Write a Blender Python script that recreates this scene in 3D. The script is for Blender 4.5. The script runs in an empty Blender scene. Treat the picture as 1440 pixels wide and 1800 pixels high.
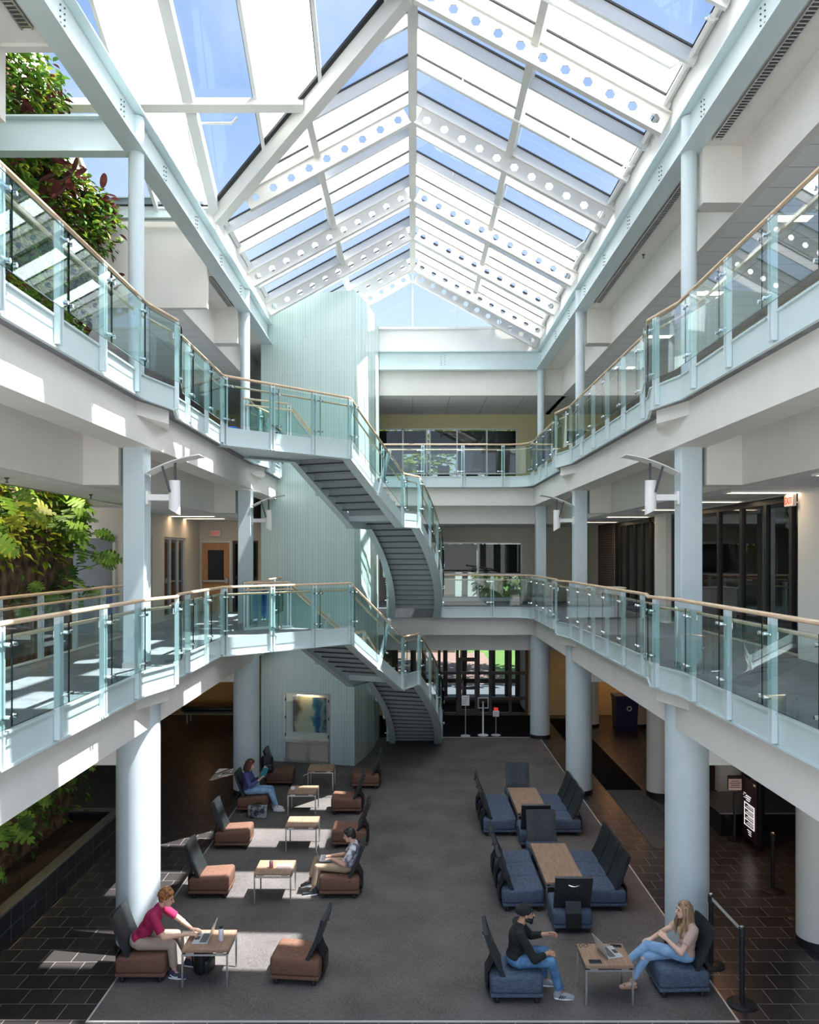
import bpy, bmesh, math, random
from mathutils import Vector, Matrix
random.seed(7)
S = bpy.context.scene
COL = S.collection
V = Vector
PI = math.pi
# ------------------------------------------------------------------ camera
EYE = 5.87
cam_d = bpy.data.cameras.new('camera')
cam_d.sensor_fit = 'HORIZONTAL'; cam_d.sensor_width = 24.0; cam_d.lens = 24.0
cam_d.shift_x = -5.5/1440; cam_d.shift_y = 77/1440
cam_d.clip_start = 0.05; cam_d.clip_end = 400
cam = bpy.data.objects.new('camera', cam_d); COL.objects.link(cam)
cam.location = (0, 0, EYE); cam.rotation_euler = (PI/2, 0, 0)
S.camera = cam
# ------------------------------------------------------------------ exposure / cycles
S.view_settings.view_transform = 'Standard'
S.view_settings.look = 'None'
S.view_settings.gamma = 1.0
S.view_settings.use_curve_mapping = False
S.view_settings.exposure = 1.75
cy = S.cycles
cy.max_bounces = 8; cy.diffuse_bounces = 5; cy.glossy_bounces = 3; cy.transmission_bounces = 4
cy.transparent_max_bounces = 24
cy.caustics_reflective = False; cy.caustics_refractive = False
cy.sample_clamp_indirect = 6.0
cy.use_denoising = True
cy.use_adaptive_sampling = True; cy.adaptive_threshold = 0.02
# ------------------------------------------------------------------ sky
W = bpy.data.worlds.new('sky'); S.world = W; W.use_nodes = True
nt = W.node_tree; N = nt.nodes; L = nt.links
for n in list(N): N.remove(n)
wo = N.new('ShaderNodeOutputWorld'); bg = N.new('ShaderNodeBackground')
tc = N.new('ShaderNodeTexCoord'); sp = N.new('ShaderNodeSeparateXYZ'); L.new(tc.outputs['Generated'], sp.inputs[0])
rp = N.new('ShaderNodeValToRGB'); L.new(sp.outputs['Z'], rp.inputs[0])
e = rp.color_ramp.elements
e[0].position = 0.0; e[0].color = (0.82, 0.84, 0.82, 1)
e[1].position = 1.0; e[1].color = (0.165, 0.265, 0.47, 1)
x = e.new(0.12); x.color = (0.52, 0.61, 0.76, 1)
x = e.new(0.5); x.color = (0.19, 0.295, 0.49, 1)
no = N.new('ShaderNodeTexNoise'); no.inputs['Scale'].default_value = 2.6; no.inputs['Detail'].default_value = 6
L.new(tc.outputs['Generated'], no.inputs['Vector'])
r2 = N.new('ShaderNodeValToRGB'); L.new(no.outputs['Fac'], r2.inputs[0])
r2.color_ramp.elements[0].position = 0.50; r2.color_ramp.elements[0].color = (0, 0, 0, 1)
r2.color_ramp.elements[1].position = 0.80; r2.color_ramp.elements[1].color = (1, 1, 1, 1)
mx = N.new('ShaderNodeMixRGB'); L.new(r2.outputs[0], mx.inputs[0]); L.new(rp.outputs[0], mx.inputs[1])
mx.inputs[2].default_value = (0.48, 0.54, 0.63, 1)
L.new(mx.outputs[0], bg.inputs[0]); bg.inputs[1].default_value = 0.75
L.new(bg.outputs[0], wo.inputs[0])
# ------------------------------------------------------------------ sun (from the counter side, high)
sd = bpy.data.lights.new('sun', 'SUN'); sd.energy = 6.6; sd.angle = 0.009; sd.color = (1.0, 0.96, 0.90)
sun = bpy.data.objects.new('sun', sd); COL.objects.link(sun)
sun.rotation_euler = V((0.40, -0.07, 0.915)).to_track_quat('Z', 'Y').to_euler()
sun.location = (8, 8, 30)

# lamps added to brighten the planting; their made-up fittings come with the living wall
for gy in (9.0, 12.0, 15.0):
    for gz, ge in ((7.9, 60), (3.6, 22)):
        gl = bpy.data.lights.new('added_plant_light', 'SPOT'); gl.energy = ge*(1.25 if gz > 5 else 0.8); gl.color = (1.0, 0.86, 0.52); gl.spot_size = 2.2; gl.spot_blend = 0.8; gl.shadow_soft_size = 0.12
        go_ = bpy.data.objects.new('added_plant_light', gl); COL.objects.link(go_); go_.location = (-6.15, gy, gz); go_.rotation_euler = V((0.42, 0, 1)).to_track_quat('Z', 'Y').to_euler()
# ================================================================== materials
M = {}
def mat(name, col, rough=0.5, metal=0.0, spec=0.5, emis=None, estr=0.0):
    m = bpy.data.materials.new(name); m.use_nodes = True
    b = m.node_tree.nodes['Principled BSDF']
    b.inputs['Base Color'].default_value = (*col, 1); b.inputs['Roughness'].default_value = rough
    b.inputs['Metallic'].default_value = metal; b.inputs['Specular IOR Level'].default_value = spec
    if emis:
        b.inputs['Emission Color'].default_value = (*emis, 1); b.inputs['Emission Strength'].default_value = estr
    M[name] = m
    return m
def vary(m, c1, c2, scale=8, detail=4, stretch=(1, 1, 1), bump=0.0, lo=0.35, hi=0.65, coord='Object'):
    nt = m.node_tree; N = nt.nodes; L = nt.links; b = N['Principled BSDF']
    t = N.new('ShaderNodeTexCoord'); mp = N.new('ShaderNodeMapping'); mp.inputs['Scale'].default_value = stretch
    L.new(t.outputs[coord], mp.inputs[0])
    n = N.new('ShaderNodeTexNoise'); n.inputs['Scale'].default_value = scale; n.inputs['Detail'].default_value = detail
    L.new(mp.outputs[0], n.inputs['Vector'])
    r = N.new('ShaderNodeValToRGB'); L.new(n.outputs['Fac'], r.inputs[0])
    r.color_ramp.elements[0].position = lo; r.color_ramp.elements[0].color = (*c1, 1)
    r.color_ramp.elements[1].position = hi; r.color_ramp.elements[1].color = (*c2, 1)
    L.new(r.outputs[0], b.inputs['Base Color'])
    if bump:
        bp = N.new('ShaderNodeBump'); bp.inputs['Strength'].default_value = bump; bp.inputs['Distance'].default_value = 0.01
        L.new(n.outputs['Fac'], bp.inputs['Height']); L.new(bp.outputs[0], b.inputs['Normal'])
    return m
def bricks(m, c1, c2, mortar, bw, rh, ms, offset=0.5, axes='XY', bump=0.0, bias=0.0):
    nt = m.node_tree; N = nt.nodes; L = nt.links; b = N['Principled BSDF']
    t = N.new('ShaderNodeTexCoord'); s = N.new('ShaderNodeSeparateXYZ'); c = N.new('ShaderNodeCombineXYZ')
    L.new(t.outputs['Object'], s.inputs[0])
    L.new(s.outputs[axes[0]], c.inputs[0]); L.new(s.outputs[axes[1]], c.inputs[1])
    k = N.new('ShaderNodeTexBrick'); L.new(c.outputs[0], k.inputs['Vector'])
    k.inputs['Color1'].default_value = (*c1, 1); k.inputs['Color2'].default_value = (*c2, 1)
    k.inputs['Mortar'].default_value = (*mortar, 1)
    k.inputs['Scale'].default_value = 1; k.inputs['Mortar Size'].default_value = ms
    k.inputs['Brick Width'].default_value = bw; k.inputs['Row Height'].default_value = rh
    k.inputs['Bias'].default_value = bias
    k.offset = offset
    k.inputs['Mortar Smooth'].default_value = 0.1
    L.new(k.outputs['Color'], b.inputs['Base Color'])
    if bump:
        bp = N.new('ShaderNodeBump'); bp.inputs['Strength'].default_value = bump; bp.inputs['Distance'].default_value = 0.01
        bp.invert = True
        L.new(k.outputs['Fac'], bp.inputs['Height']); L.new(bp.outputs[0], b.inputs['Normal'])
    return m
def glass(name, tint, ior=1.5, rough=0.0, body=None, bodyfac=0.0, gl=1.0, solid=False, refl=1.0):
    m = bpy.data.materials.new(name); m.use_nodes = True
    nt = m.node_tree; N = nt.nodes; L = nt.links
    for n in list(N): N.remove(n)
    o = N.new('ShaderNodeOutputMaterial'); tr = N.new('ShaderNodeBsdfTransparent'); g = N.new('ShaderNodeBsdfGlossy')
    tr.inputs[0].default_value = (*tint, 1); g.inputs['Roughness'].default_value = rough
    g.inputs['Color'].default_value = (gl, gl, gl, 1)
    f = N.new('ShaderNodeFresnel'); geo = N.new('ShaderNodeNewGeometry')
    mi = N.new('ShaderNodeMapRange'); L.new(geo.outputs['Backfacing'], mi.inputs[0])     # same reflectance from either face of the sheet
    mi.inputs[3].default_value = ior; mi.inputs[4].default_value = 1/ior; L.new(mi.outputs[0], f.inputs['IOR'])
    mu = N.new('ShaderNodeMath'); mu.operation = 'MULTIPLY'; L.new(f.outputs[0], mu.inputs[0])
    if solid:
        m3 = N.new('ShaderNodeMapRange'); L.new(geo.outputs['Backfacing'], m3.inputs[0]); m3.inputs[3].default_value = refl; m3.inputs[4].default_value = 0.0; L.new(m3.outputs[0], mu.inputs[1])
    else: mu.inputs[1].default_value = refl
    mixs = N.new('ShaderNodeMixShader'); L.new(mu.outputs[0], mixs.inputs[0])
    src = tr.outputs[0]
    if body:
        d = N.new('ShaderNodeBsdfDiffuse'); d.inputs[0].default_value = (*body, 1)
        m2 = N.new('ShaderNodeMixShader'); m2.inputs[0].default_value = bodyfac
        L.new(tr.outputs[0], m2.inputs[1]); L.new(d.outputs[0], m2.inputs[2]); src = m2.outputs[0]
    L.new(src, mixs.inputs[1]); L.new(g.outputs[0], mixs.inputs[2]); L.new(mixs.outputs[0], o.inputs[0])
    M[name] = m
    return m
def frit(name, col, trans):
    m = bpy.data.materials.new(name); m.use_nodes = True
    nt = m.node_tree; N = nt.nodes; L = nt.links
    for n in list(N): N.remove(n)
    o = N.new('ShaderNodeOutputMaterial')
    a = N.new('ShaderNodeBsdfTranslucent'); a.inputs[0].default_value = (*col, 1)
    d = N.new('ShaderNodeBsdfDiffuse'); d.inputs[0].default_value = (0.9, 0.9, 0.9, 1)
    mm = N.new('ShaderNodeMixShader'); mm.inputs[0].default_value = 1-trans
    L.new(a.outputs[0], mm.inputs[1]); L.new(d.outputs[0], mm.inputs[2]); L.new(mm.outputs[0], o.inputs[0])
    M[name] = m
def leafmat(name, c1, c2, rough=0.4):
    m = mat(name, c1, rough); vary(m, c1, c2, 3.0, 3, coord='Object')
    nt = m.node_tree; N = nt.nodes; L = nt.links; b = N['Principled BSDF']; o = N['Material Output']
    t = N.new('ShaderNodeBsdfTranslucent'); mm = N.new('ShaderNodeMixShader'); mm.inputs[0].default_value = 0.3
    src = b.inputs['Base Color'].links[0].from_socket; L.new(src, t.inputs[0])
    L.new(b.outputs[0], mm.inputs[1]); L.new(t.outputs[0], mm.inputs[2]); L.new(mm.outputs[0], o.inputs[0])

mat('cream', (0.74, 0.715, 0.675), 0.75, spec=0.2); vary(M['cream'], (0.73, 0.705, 0.665), (0.76, 0.735, 0.695), 2)
mat('warm_wall', (0.60, 0.55, 0.47), 0.8, spec=0.2)
mat('tan_wall', (0.66, 0.60, 0.36), 0.8, spec=0.2)
mat('ochre_wall', (0.60, 0.43, 0.17), 0.8, spec=0.2)
mat('steel_paint', (0.59, 0.69, 0.70), 0.38); vary(M['steel_paint'], (0.58, 0.685, 0.695), (0.605, 0.705, 0.715), 3)
mat('stair_pan', (0.36, 0.41, 0.42), 0.45)
mat('column_paint', (0.57, 0.66, 0.69), 0.5); vary(M['column_paint'], (0.56, 0.65, 0.68), (0.59, 0.675, 0.705), 2.5)
mat('cream_column', (0.72, 0.71, 0.66), 0.6)
mat('white_paint', (0.84, 0.84, 0.81), 0.5)
mat('roof_white', (0.62, 0.61, 0.575), 0.5)
mat('mullion_white', (0.66, 0.67, 0.67), 0.5)
mat('dark_gasket', (0.02, 0.022, 0.025), 0.6)
mat('chrome', (0.78, 0.79, 0.80), 0.18, 1.0)
mat('brushed_steel', (0.62, 0.62, 0.61), 0.35, 1.0)
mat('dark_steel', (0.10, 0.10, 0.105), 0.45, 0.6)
mat('black_plastic', (0.012, 0.012, 0.014), 0.45)
mat('black_leather', (0.018, 0.022, 0.024), 0.36); vary(M['black_leather'], (0.014, 0.018, 0.02), (0.03, 0.035, 0.036), 30, bump=0.15)
mat('wood_rail', (0.66, 0.45, 0.27), 0.4); vary(M['wood_rail'], (0.62, 0.43, 0.265), (0.76, 0.58, 0.40), 6, stretch=(6, 0.6, 6))
mat('table_laminate', (0.47, 0.31, 0.21), 0.4); vary(M['table_laminate'], (0.27, 0.17, 0.112), (0.38, 0.25, 0.17), 5, 6, stretch=(8, 0.8, 1))
mat('blue_fabric', (0.10, 0.16, 0.27), 0.9, spec=0.15); vary(M['blue_fabric'], (0.045, 0.060, 0.092), (0.115, 0.150, 0.212), 26, 6, stretch=(0.7, 1.6, 7), bump=0.2, lo=0.3, hi=0.7)
mat('brown_fabric', (0.27, 0.125, 0.085), 0.9, spec=0.15); vary(M['brown_fabric'], (0.135, 0.070, 0.047), (0.205, 0.112, 0.079), 26, 6, stretch=(0.7, 1.6, 7), bump=0.2, lo=0.3, hi=0.7)
mat('tile_floor', (0.06, 0.055, 0.055), 0.30, spec=0.4)
bricks(M['tile_floor'], (0.026, 0.024, 0.0245), (0.046, 0.041, 0.040), (0.27, 0.245, 0.23), 0.43, 0.37, 0.005, 0.5, bump=0.2)
mat('carpet', (0.12, 0.12, 0.125), 0.95, spec=0.1)
mat('runner', (0.12, 0.12, 0.12), 0.95, spec=0.1); vary(M['runner'], (0.085, 0.083, 0.082), (0.14, 0.138, 0.135), 6, 4, stretch=(14, 0.6, 1))
mat('entry_mat', (0.009, 0.009, 0.010), 0.95, spec=0.05)
mat('upper_carpet', (0.23, 0.235, 0.25), 0.95, spec=0.1); vary(M['upper_carpet'], (0.20, 0.205, 0.22), (0.27, 0.275, 0.29), 5)
mat('metal_strip', (0.60, 0.58, 0.55), 0.4, 0.3)
mat('ceiling_tile', (0.66, 0.66, 0.66), 0.9, spec=0.1)
bricks(M['ceiling_tile'], (0.78, 0.78, 0.77), (0.82, 0.82, 0.81), (0.45, 0.45, 0.45), 1.22, 0.61, 0.010, 0.0)
mat('tower_tile', (0.50, 0.64, 0.60), 0.22, spec=0.6)
bricks(M['tower_tile'], (0.49, 0.635, 0.60), (0.545, 0.685, 0.65), (0.70, 0.82, 0.78), 2.4, 0.075, 0.007, 0.37, axes='ZX', bump=0.15)
mat('dark_tile', (0.02, 0.023, 0.028), 0.25); bricks(M['dark_tile'], (0.018, 0.021, 0.026), (0.028, 0.031, 0.037), (0.10, 0.105, 0.11), 0.40, 0.26, 0.008, 0.0, axes='YZ')
mat('brick', (0.10, 0.05, 0.04), 0.8); bricks(M['brick'], (0.045, 0.026, 0.022), (0.085, 0.04, 0.03), (0.16, 0.14, 0.13), 0.21, 0.075, 0.010, 0.5, axes='YZ')
mat('rock', (0.13, 0.085, 0.06), 0.9); vary(M['rock'], (0.05, 0.03, 0.022), (0.30, 0.17, 0.11), 5, 8, bump=0.8)
mat('soil', (0.03, 0.02, 0.015), 0.95); vary(M['soil'], (0.015, 0.01, 0.008), (0.07, 0.045, 0.03), 30, 6, bump=0.8)
mat('dark_frame', (0.016, 0.013, 0.012), 0.4)
mat('alu_frame', (0.55, 0.57, 0.57), 0.4, 0.4)
mat('bronze_frame', (0.11, 0.085, 0.07), 0.45)
mat('blind', (0.11, 0.115, 0.125), 0.8)
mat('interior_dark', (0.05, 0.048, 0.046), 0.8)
mat('oak_door', (0.46, 0.24, 0.10), 0.5); vary(M['oak_door'], (0.40, 0.20, 0.08), (0.52, 0.28, 0.12), 6, stretch=(8, 8, 0.7))
mat('grey_door', (0.16, 0.17, 0.175), 0.6)
mat('troffer_light', (1, 0.9, 0.75), 0.5, emis=(1.0, 0.72, 0.46), estr=2.6)
mat('warm_downlight', (1, 0.8, 0.6), 0.5, emis=(1.0, 0.50, 0.22), estr=8.0)
mat('menu_white', (0.8, 0.8, 0.8), 0.5, emis=(1, 0.96, 0.97), estr=0.25)
mat('exit_red', (0.7, 0.03, 0.03), 0.5, emis=(1.0, 0.06, 0.05), estr=0.12)
mat('exit_face', (0.70, 0.62, 0.60), 0.5)
mat('paper', (0.82, 0.82, 0.80), 0.7)
mat('ink', (0.05, 0.05, 0.06), 0.6)
mat('silver_laptop', (0.66, 0.67, 0.68), 0.35, 0.5)
mat('dark_laptop', (0.13, 0.135, 0.14), 0.4, 0.3)
mat('keys', (0.06, 0.06, 0.065), 0.5)
mat('screen', (0.02, 0.022, 0.025), 0.15)
mat('bin_blue', (0.012, 0.022, 0.09), 0.45)
mat('bright_blue', (0.01, 0.10, 0.42), 0.4)
mat('counter_black', (0.008, 0.009, 0.012), 0.15)
mat('lawn', (0.05, 0.11, 0.02), 0.95); vary(M['lawn'], (0.04, 0.09, 0.015), (0.07, 0.14, 0.025), 3)
mat('paving', (0.06, 0.07, 0.085), 0.9)
mat('pink_paving', (0.15, 0.085, 0.07), 0.9); bricks(M['pink_paving'], (0.13, 0.07, 0.057), (0.17, 0.10, 0.085), (0.16, 0.13, 0.12), 0.4, 0.2, 0.02)
mat('pink_brick', (0.55, 0.33, 0.27), 0.9); bricks(M['pink_brick'], (0.22, 0.12, 0.095), (0.28, 0.16, 0.13), (0.28, 0.25, 0.23), 0.24, 0.08, 0.012, axes='XZ')
mat('bark', (0.10, 0.065, 0.04), 0.9); vary(M['bark'], (0.06, 0.04, 0.025), (0.15, 0.10, 0.065), 12, stretch=(3, 3, 0.5))
leafmat('leaf_green', (0.08, 0.20, 0.022), (0.18, 0.33, 0.04), 0.6)
leafmat('leaf_dark', (0.03, 0.09, 0.018), (0.075, 0.17, 0.03), 0.6)
leafmat('leaf_yellow', (0.27, 0.36, 0.03), (0.46, 0.48, 0.05), 0.6)
leafmat('leaf_red', (0.06, 0.015, 0.014), (0.15, 0.038, 0.032), 0.5)
mat('dry_leaf', (0.45, 0.20, 0.11), 0.7)
glass('rail_glass', (0.87, 0.955, 0.95), 1.5, solid=True, refl=1.6)
glass('edge_glass', (0.10, 0.22, 0.20), 1.4, body=(0.006, 0.02, 0.02), bodyfac=0.85)
glass('roof_glass', (0.70, 0.735, 0.78), 1.3)
glass('window_glass', (0.30, 0.34, 0.32), 1.5)
glass('dark_window', (0.30, 0.30, 0.30), 1.7)
glass('clear_glass', (0.9, 0.94, 0.93), 1.45)
frit('frit_glass', (0.97, 0.985, 1.0), 0.85)
# carpet: tiles of fine lines turned a quarter against each other, with faint blotches
def carpet_nodes():
    m = M['carpet']; nt = m.node_tree; N = nt.nodes; L = nt.links; b = N['Principled BSDF']
    t = N.new('ShaderNodeTexCoord')
    def noise(sc, st, det=4):
        mp = N.new('ShaderNodeMapping'); mp.inputs['Scale'].default_value = st; L.new(t.outputs['Object'], mp.inputs[0])
        n = N.new('ShaderNodeTexNoise'); n.inputs['Scale'].default_value = sc; n.inputs['Detail'].default_value = det
        L.new(mp.outputs[0], n.inputs['Vector']); return n.outputs['Fac']
    a = noise(14, (0.8, 6, 1), 6); c = noise(14, (5, 0.9, 1), 6); big = noise(1.1, (1, 1, 1), 5)
    ch = N.new('ShaderNodeTexChecker'); ch.inputs['Scale'].default_value = 1.64; L.new(t.outputs['Object'], ch.inputs['Vector'])
    m1 = N.new('ShaderNodeMixRGB'); L.new(ch.outputs['Fac'], m1.inputs[0]); L.new(a, m1.inputs[1]); L.new(c, m1.inputs[2])
    m2 = N.new('ShaderNodeMixRGB'); m2.inputs[0].default_value = 0.45; L.new(m1.outputs[0], m2.inputs[1]); L.new(big, m2.inputs[2])
    r = N.new('ShaderNodeValToRGB'); L.new(m2.outputs[0], r.inputs[0])
    r.color_ramp.elements[0].position = 0.30; r.color_ramp.elements[0].color = (0.066, 0.061, 0.059, 1)
    r.color_ramp.elements[1].position = 0.70; r.color_ramp.elements[1].color = (0.185, 0.168, 0.157, 1)
    L.new(r.outputs[0], b.inputs['Base Color'])
carpet_nodes()
def painting_nodes():
    m = mat('painting', (0.6, 0.58, 0.42), 0.6); nt = m.node_tree; N = nt.nodes; L = nt.links; b = N['Principled BSDF']
    t = N.new('ShaderNodeTexCoord')
    n = N.new('ShaderNodeTexNoise'); n.inputs['Scale'].default_value = 2.2; n.inputs['Detail'].default_value = 7; L.new(t.outputs['Object'], n.inputs['Vector'])
    s = N.new('ShaderNodeSeparateXYZ'); L.new(t.outputs['Object'], s.inputs[0])
    add = N.new('ShaderNodeMath'); add.operation = 'MULTIPLY_ADD'; L.new(n.outputs['Fac'], add.inputs[0]); add.inputs[1].default_value = 0.9; L.new(s.outputs['X'], add.inputs[2])
    r = N.new('ShaderNodeValToRGB'); L.new(add.outputs[0], r.inputs[0])
    el = r.color_ramp.elements
    el[0].position = 0.0; el[0].color = (0.10, 0.05, 0.03, 1); el[1].position = 1.0; el[1].color = (0.02, 0.05, 0.12, 1)
    for p, c in ((0.10, (0.45, 0.40, 0.24)), (0.2, (0.66, 0.64, 0.45)), (0.50, (0.62, 0.64, 0.50)), (0.62, (0.05, 0.22, 0.36)), (0.74, (0.02, 0.10, 0.26)), (0.86, (0.30, 0.40, 0.45))):
        q = el.new(p); q.color = (*c, 1)
    L.new(r.outputs[0], b.inputs['Base Color'])
painting_nodes()

# ================================================================== mesh builder
class MB:
    def __init__(s): s.v = []; s.f = []; s.mi = []
    def quad(s, pts, m=0):
        i = len(s.v); s.v += [tuple(p) for p in pts]; s.f.append(tuple(range(i, i+len(pts)))); s.mi.append(m)
    def box(s, x0, x1, y0, y1, z0, z1, m=0):
        i = len(s.v); q = (i//8 % 6)*0.0005      # neighbouring boxes differ by half a millimetre so no faces coincide
        x0 -= q; x1 += q; y0 -= q; y1 += q; z0 -= q*0.4; z1 += q*0.4
        s.v += [(x0,y0,z0),(x1,y0,z0),(x1,y1,z0),(x0,y1,z0),(x0,y0,z1),(x1,y0,z1),(x1,y1,z1),(x0,y1,z1)]
        for f in ((0,3,2,1),(4,5,6,7),(0,1,5,4),(1,2,6,5),(2,3,7,6),(3,0,4,7)):
            s.f.append(tuple(i+k for k in f)); s.mi.append(m)
        return s
    def obox(s, c, ax, ay, az, m=0):
        c = V(c); i = len(s.v)
        for sz in (-1, 1):
            for sx, sy in ((-1,-1),(1,-1),(1,1),(-1,1)):
                s.v.append(tuple(c + V(ax)*sx + V(ay)*sy + V(az)*sz))
        for f in ((0,3,2,1),(4,5,6,7),(0,1,5,4),(1,2,6,5),(2,3,7,6),(3,0,4,7)):
            s.f.append(tuple(i+k for k in f)); s.mi.append(m)
        return s
    def bar(s, p, q, w, d, up=(0,0,1), m=0):
        p = V(p); q = V(q); t = (q-p)
        if t.length < 1e-6: return s
        tn = t.normalized(); u = V(up); side = tn.cross(u)
        if side.length < 1e-4: side = tn.cross(V((1,0,0)))
        side.normalize(); u = side.cross(tn).normalized()
        return s.obox((p+q)/2, t/2, side*w/2, u*d/2, m)
    def prism(s, poly, z0, z1, m=0):
        i = len(s.v); n = len(poly)
        a = sum(poly[k][0]*poly[(k+1)%n][1]-poly[(k+1)%n][0]*poly[k][1] for k in range(n))
        if a < 0: poly = poly[::-1]
        s.v += [(p[0],p[1],z0) for p in poly] + [(p[0],p[1],z1) for p in poly]
        s.f.append(tuple(i+k for k in reversed(range(n)))); s.mi.append(m)
        s.f.append(tuple(i+n+k for k in range(n))); s.mi.append(m)
        for k in range(n):
            k2 = (k+1)%n
            s.f.append((i+k,i+k2,i+n+k2,i+n+k)); s.mi.append(m)
        return s
    def tube(s, pts, r, n=8, m=0, caps=True, ry=None):
        pts = [V(p) for p in pts]; i = len(s.v); k = len(pts)
        rs = r if isinstance(r, (list, tuple)) else [r]*k
        ref = None
        for a in range(k):
            t = (pts[min(a+1,k-1)]-pts[max(a-1,0)])
            t = t.normalized() if t.length > 1e-9 else V((0,0,1))
            if ref is None:
                ref = V((0,0,1)) if abs(t.z) < 0.95 else V((0,1,0))
            sd_ = t.cross(ref)
            if sd_.length < 1e-4: sd_ = t.cross(V((1,0,0)))
            sd_.normalize(); u = sd_.cross(t).normalized(); 
            if abs(t.z) >= 0.3: ref = u
            for b in range(n):
                an = 2*PI*b/n + PI/n
                s.v.append(tuple(pts[a] + sd_*math.cos(an)*rs[a] + u*math.sin(an)*(ry if ry else rs[a])))
        for a in range(k-1):
            for b in range(n):
                b2 = (b+1)%n
                s.f.append((i+a*n+b, i+(a+1)*n+b, i+(a+1)*n+b2, i+a*n+b2)); s.mi.append(m)
        if caps:
            s.f.append(tuple(i+b for b in range(n))); s.mi.append(m)
            s.f.append(tuple(i+(k-1)*n+b for b in reversed(range(n)))); s.mi.append(m)
        return s
    def lathe(s, c, prof, n=20, m=0):
        i = len(s.v); k = len(prof)
        for r, z in prof:
            for b in range(n):
                an = 2*PI*b/n
                s.v.append((c[0]+r*math.cos(an), c[1]+r*math.sin(an), c[2]+z))
        for a in range(k-1):
            for b in range(n):
                b2 = (b+1)%n
                s.f.append((i+a*n+b, i+a*n+b2, i+(a+1)*n+b2, i+(a+1)*n+b)); s.mi.append(m)
        s.f.append(tuple(i+b for b in reversed(range(n)))); s.mi.append(m)
        s.f.append(tuple(i+(k-1)*n+b for b in range(n))); s.mi.append(m)
        return s
    def ell(s, c, rx, ry, rz, nu=14, nv=10, m=0, rot=None):
        i = len(s.v); c = V(c)
        for a in range(nv+1):
            th = PI*a/nv
            for b in range(nu):
                ph = 2*PI*b/nu
                p = V((rx*math.sin(th)*math.cos(ph), ry*math.sin(th)*math.sin(ph), rz*math.cos(th)))
                if rot is not None: p = rot @ p
                s.v.append(tuple(c+p))
        for a in range(nv):
            for b in range(nu):
                b2 = (b+1)%nu
                s.f.append((i+a*nu+b, i+(a+1)*nu+b, i+(a+1)*nu+b2, i+a*nu+b2)); s.mi.append(m)
        return s
    def limb(s, pts, rad, n=12):
        """round-ended tapered chain"""
        pts = [V(p) for p in pts]
        for k in range(len(pts)):
            s.ell(pts[k], rad[k], rad[k], rad[k], n, 8)
        for k in range(len(pts)-1):
            s.tube([pts[k], pts[k+1]], [rad[k], rad[k+1]], n)
        return s
    def rbox(s, x0, x1, y0, y1, z0, z1, r=0.02, seg=3, m=0, rot=None, c=None):
        bm = bmesh.new(); bmesh.ops.create_cube(bm, size=1)
        for v in bm.verts:
            v.co = V(((x0+x1)/2+v.co.x*(x1-x0), (y0+y1)/2+v.co.y*(y1-y0), (z0+z1)/2+v.co.z*(z1-z0)))
        bmesh.ops.bevel(bm, geom=list(bm.edges), offset=r, segments=seg, profile=0.5, affect='EDGES')
        i = len(s.v)
        for v in bm.verts:
            p = v.co
            if rot is not None: p = rot @ (p - V(c)) + V(c)
            s.v.append(tuple(p))
        bm.verts.index_update()
        for f in bm.faces:
            s.f.append(tuple(i+v.index for v in f.verts)); s.mi.append(m)
        bm.free(); return s
    def xf(s, mtx):
        s.v = [tuple(mtx @ V(p)) for p in s.v]; return s
    def build(s, name, mats, parent=None, smooth=False, origin=None, sharp=35):
        me = bpy.data.meshes.new(name)
        if parent is not None and origin is None:
            o = parent
            off = V((0,0,0))
            while o is not None:
                off += o.location; o = o.parent
        elif origin == 'base':
            xs = [p[0] for p in s.v]; ys = [p[1] for p in s.v]; zs = [p[2] for p in s.v]
            off = V(((min(xs)+max(xs))/2, (min(ys)+max(ys))/2, min(zs)))
        elif origin is not None and origin != 'local':
            off = V(origin)
        else: off = V((0,0,0))
        me.from_pydata([tuple(V(p)-off) for p in s.v], [], s.f)
        mats = mats if isinstance(mats, (list, tuple)) else [mats]
        for k in mats: me.materials.append(M[k])
        if len(mats) > 1: me.polygons.foreach_set('material_index', s.mi)
        if smooth:
            me.polygons.foreach_set('use_smooth', [True]*len(me.polygons))
            me.set_sharp_from_angle(angle=math.radians(sharp))
        me.update()
        ob = bpy.data.objects.new(name, me); COL.objects.link(ob)
        if parent is not None: ob.parent = parent
        elif origin == 'base' or (origin is not None and origin != 'local'): ob.location = off
        return ob

def tag(o, label=None, cat=None, group=None, kind=None):
    if label: o['label'] = label
    if cat: o['category'] = cat
    if group: o['group'] = group
    if kind: o['kind'] = kind
    return o
def thing(name, label, cat, loc=(0,0,0), group=None, rz=0, kind=None):
    o = bpy.data.objects.new(name, None); COL.objects.link(o); o.location = loc; o.rotation_euler = (0,0,rz)
    o.empty_display_size = 0.1
    return tag(o, label, cat, group, kind)
def single(mb, name, mats, label, cat, group=None, smooth=False):
    return tag(mb.build(name, mats, origin='base', smooth=smooth), label, cat, group)
def struct(mb, name, mats, parent=None, smooth=False):
    o = mb.build(name, mats, parent, smooth=smooth)
    if parent is None: o['kind'] = 'structure'
    return o
def dup_tree(o, parent=None):
    c = o.copy(); COL.objects.link(c)
    if parent is not None: c.parent = parent
    for ch in [k for k in COL.objects if k.parent == o]: dup_tree(ch, c)
    return c
def dup(o, loc, rz, label, group=None):
    c = dup_tree(o); c.location = loc; c.rotation_euler = (0,0,rz); c['label'] = label
    if group: c['group'] = group
    return c
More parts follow.
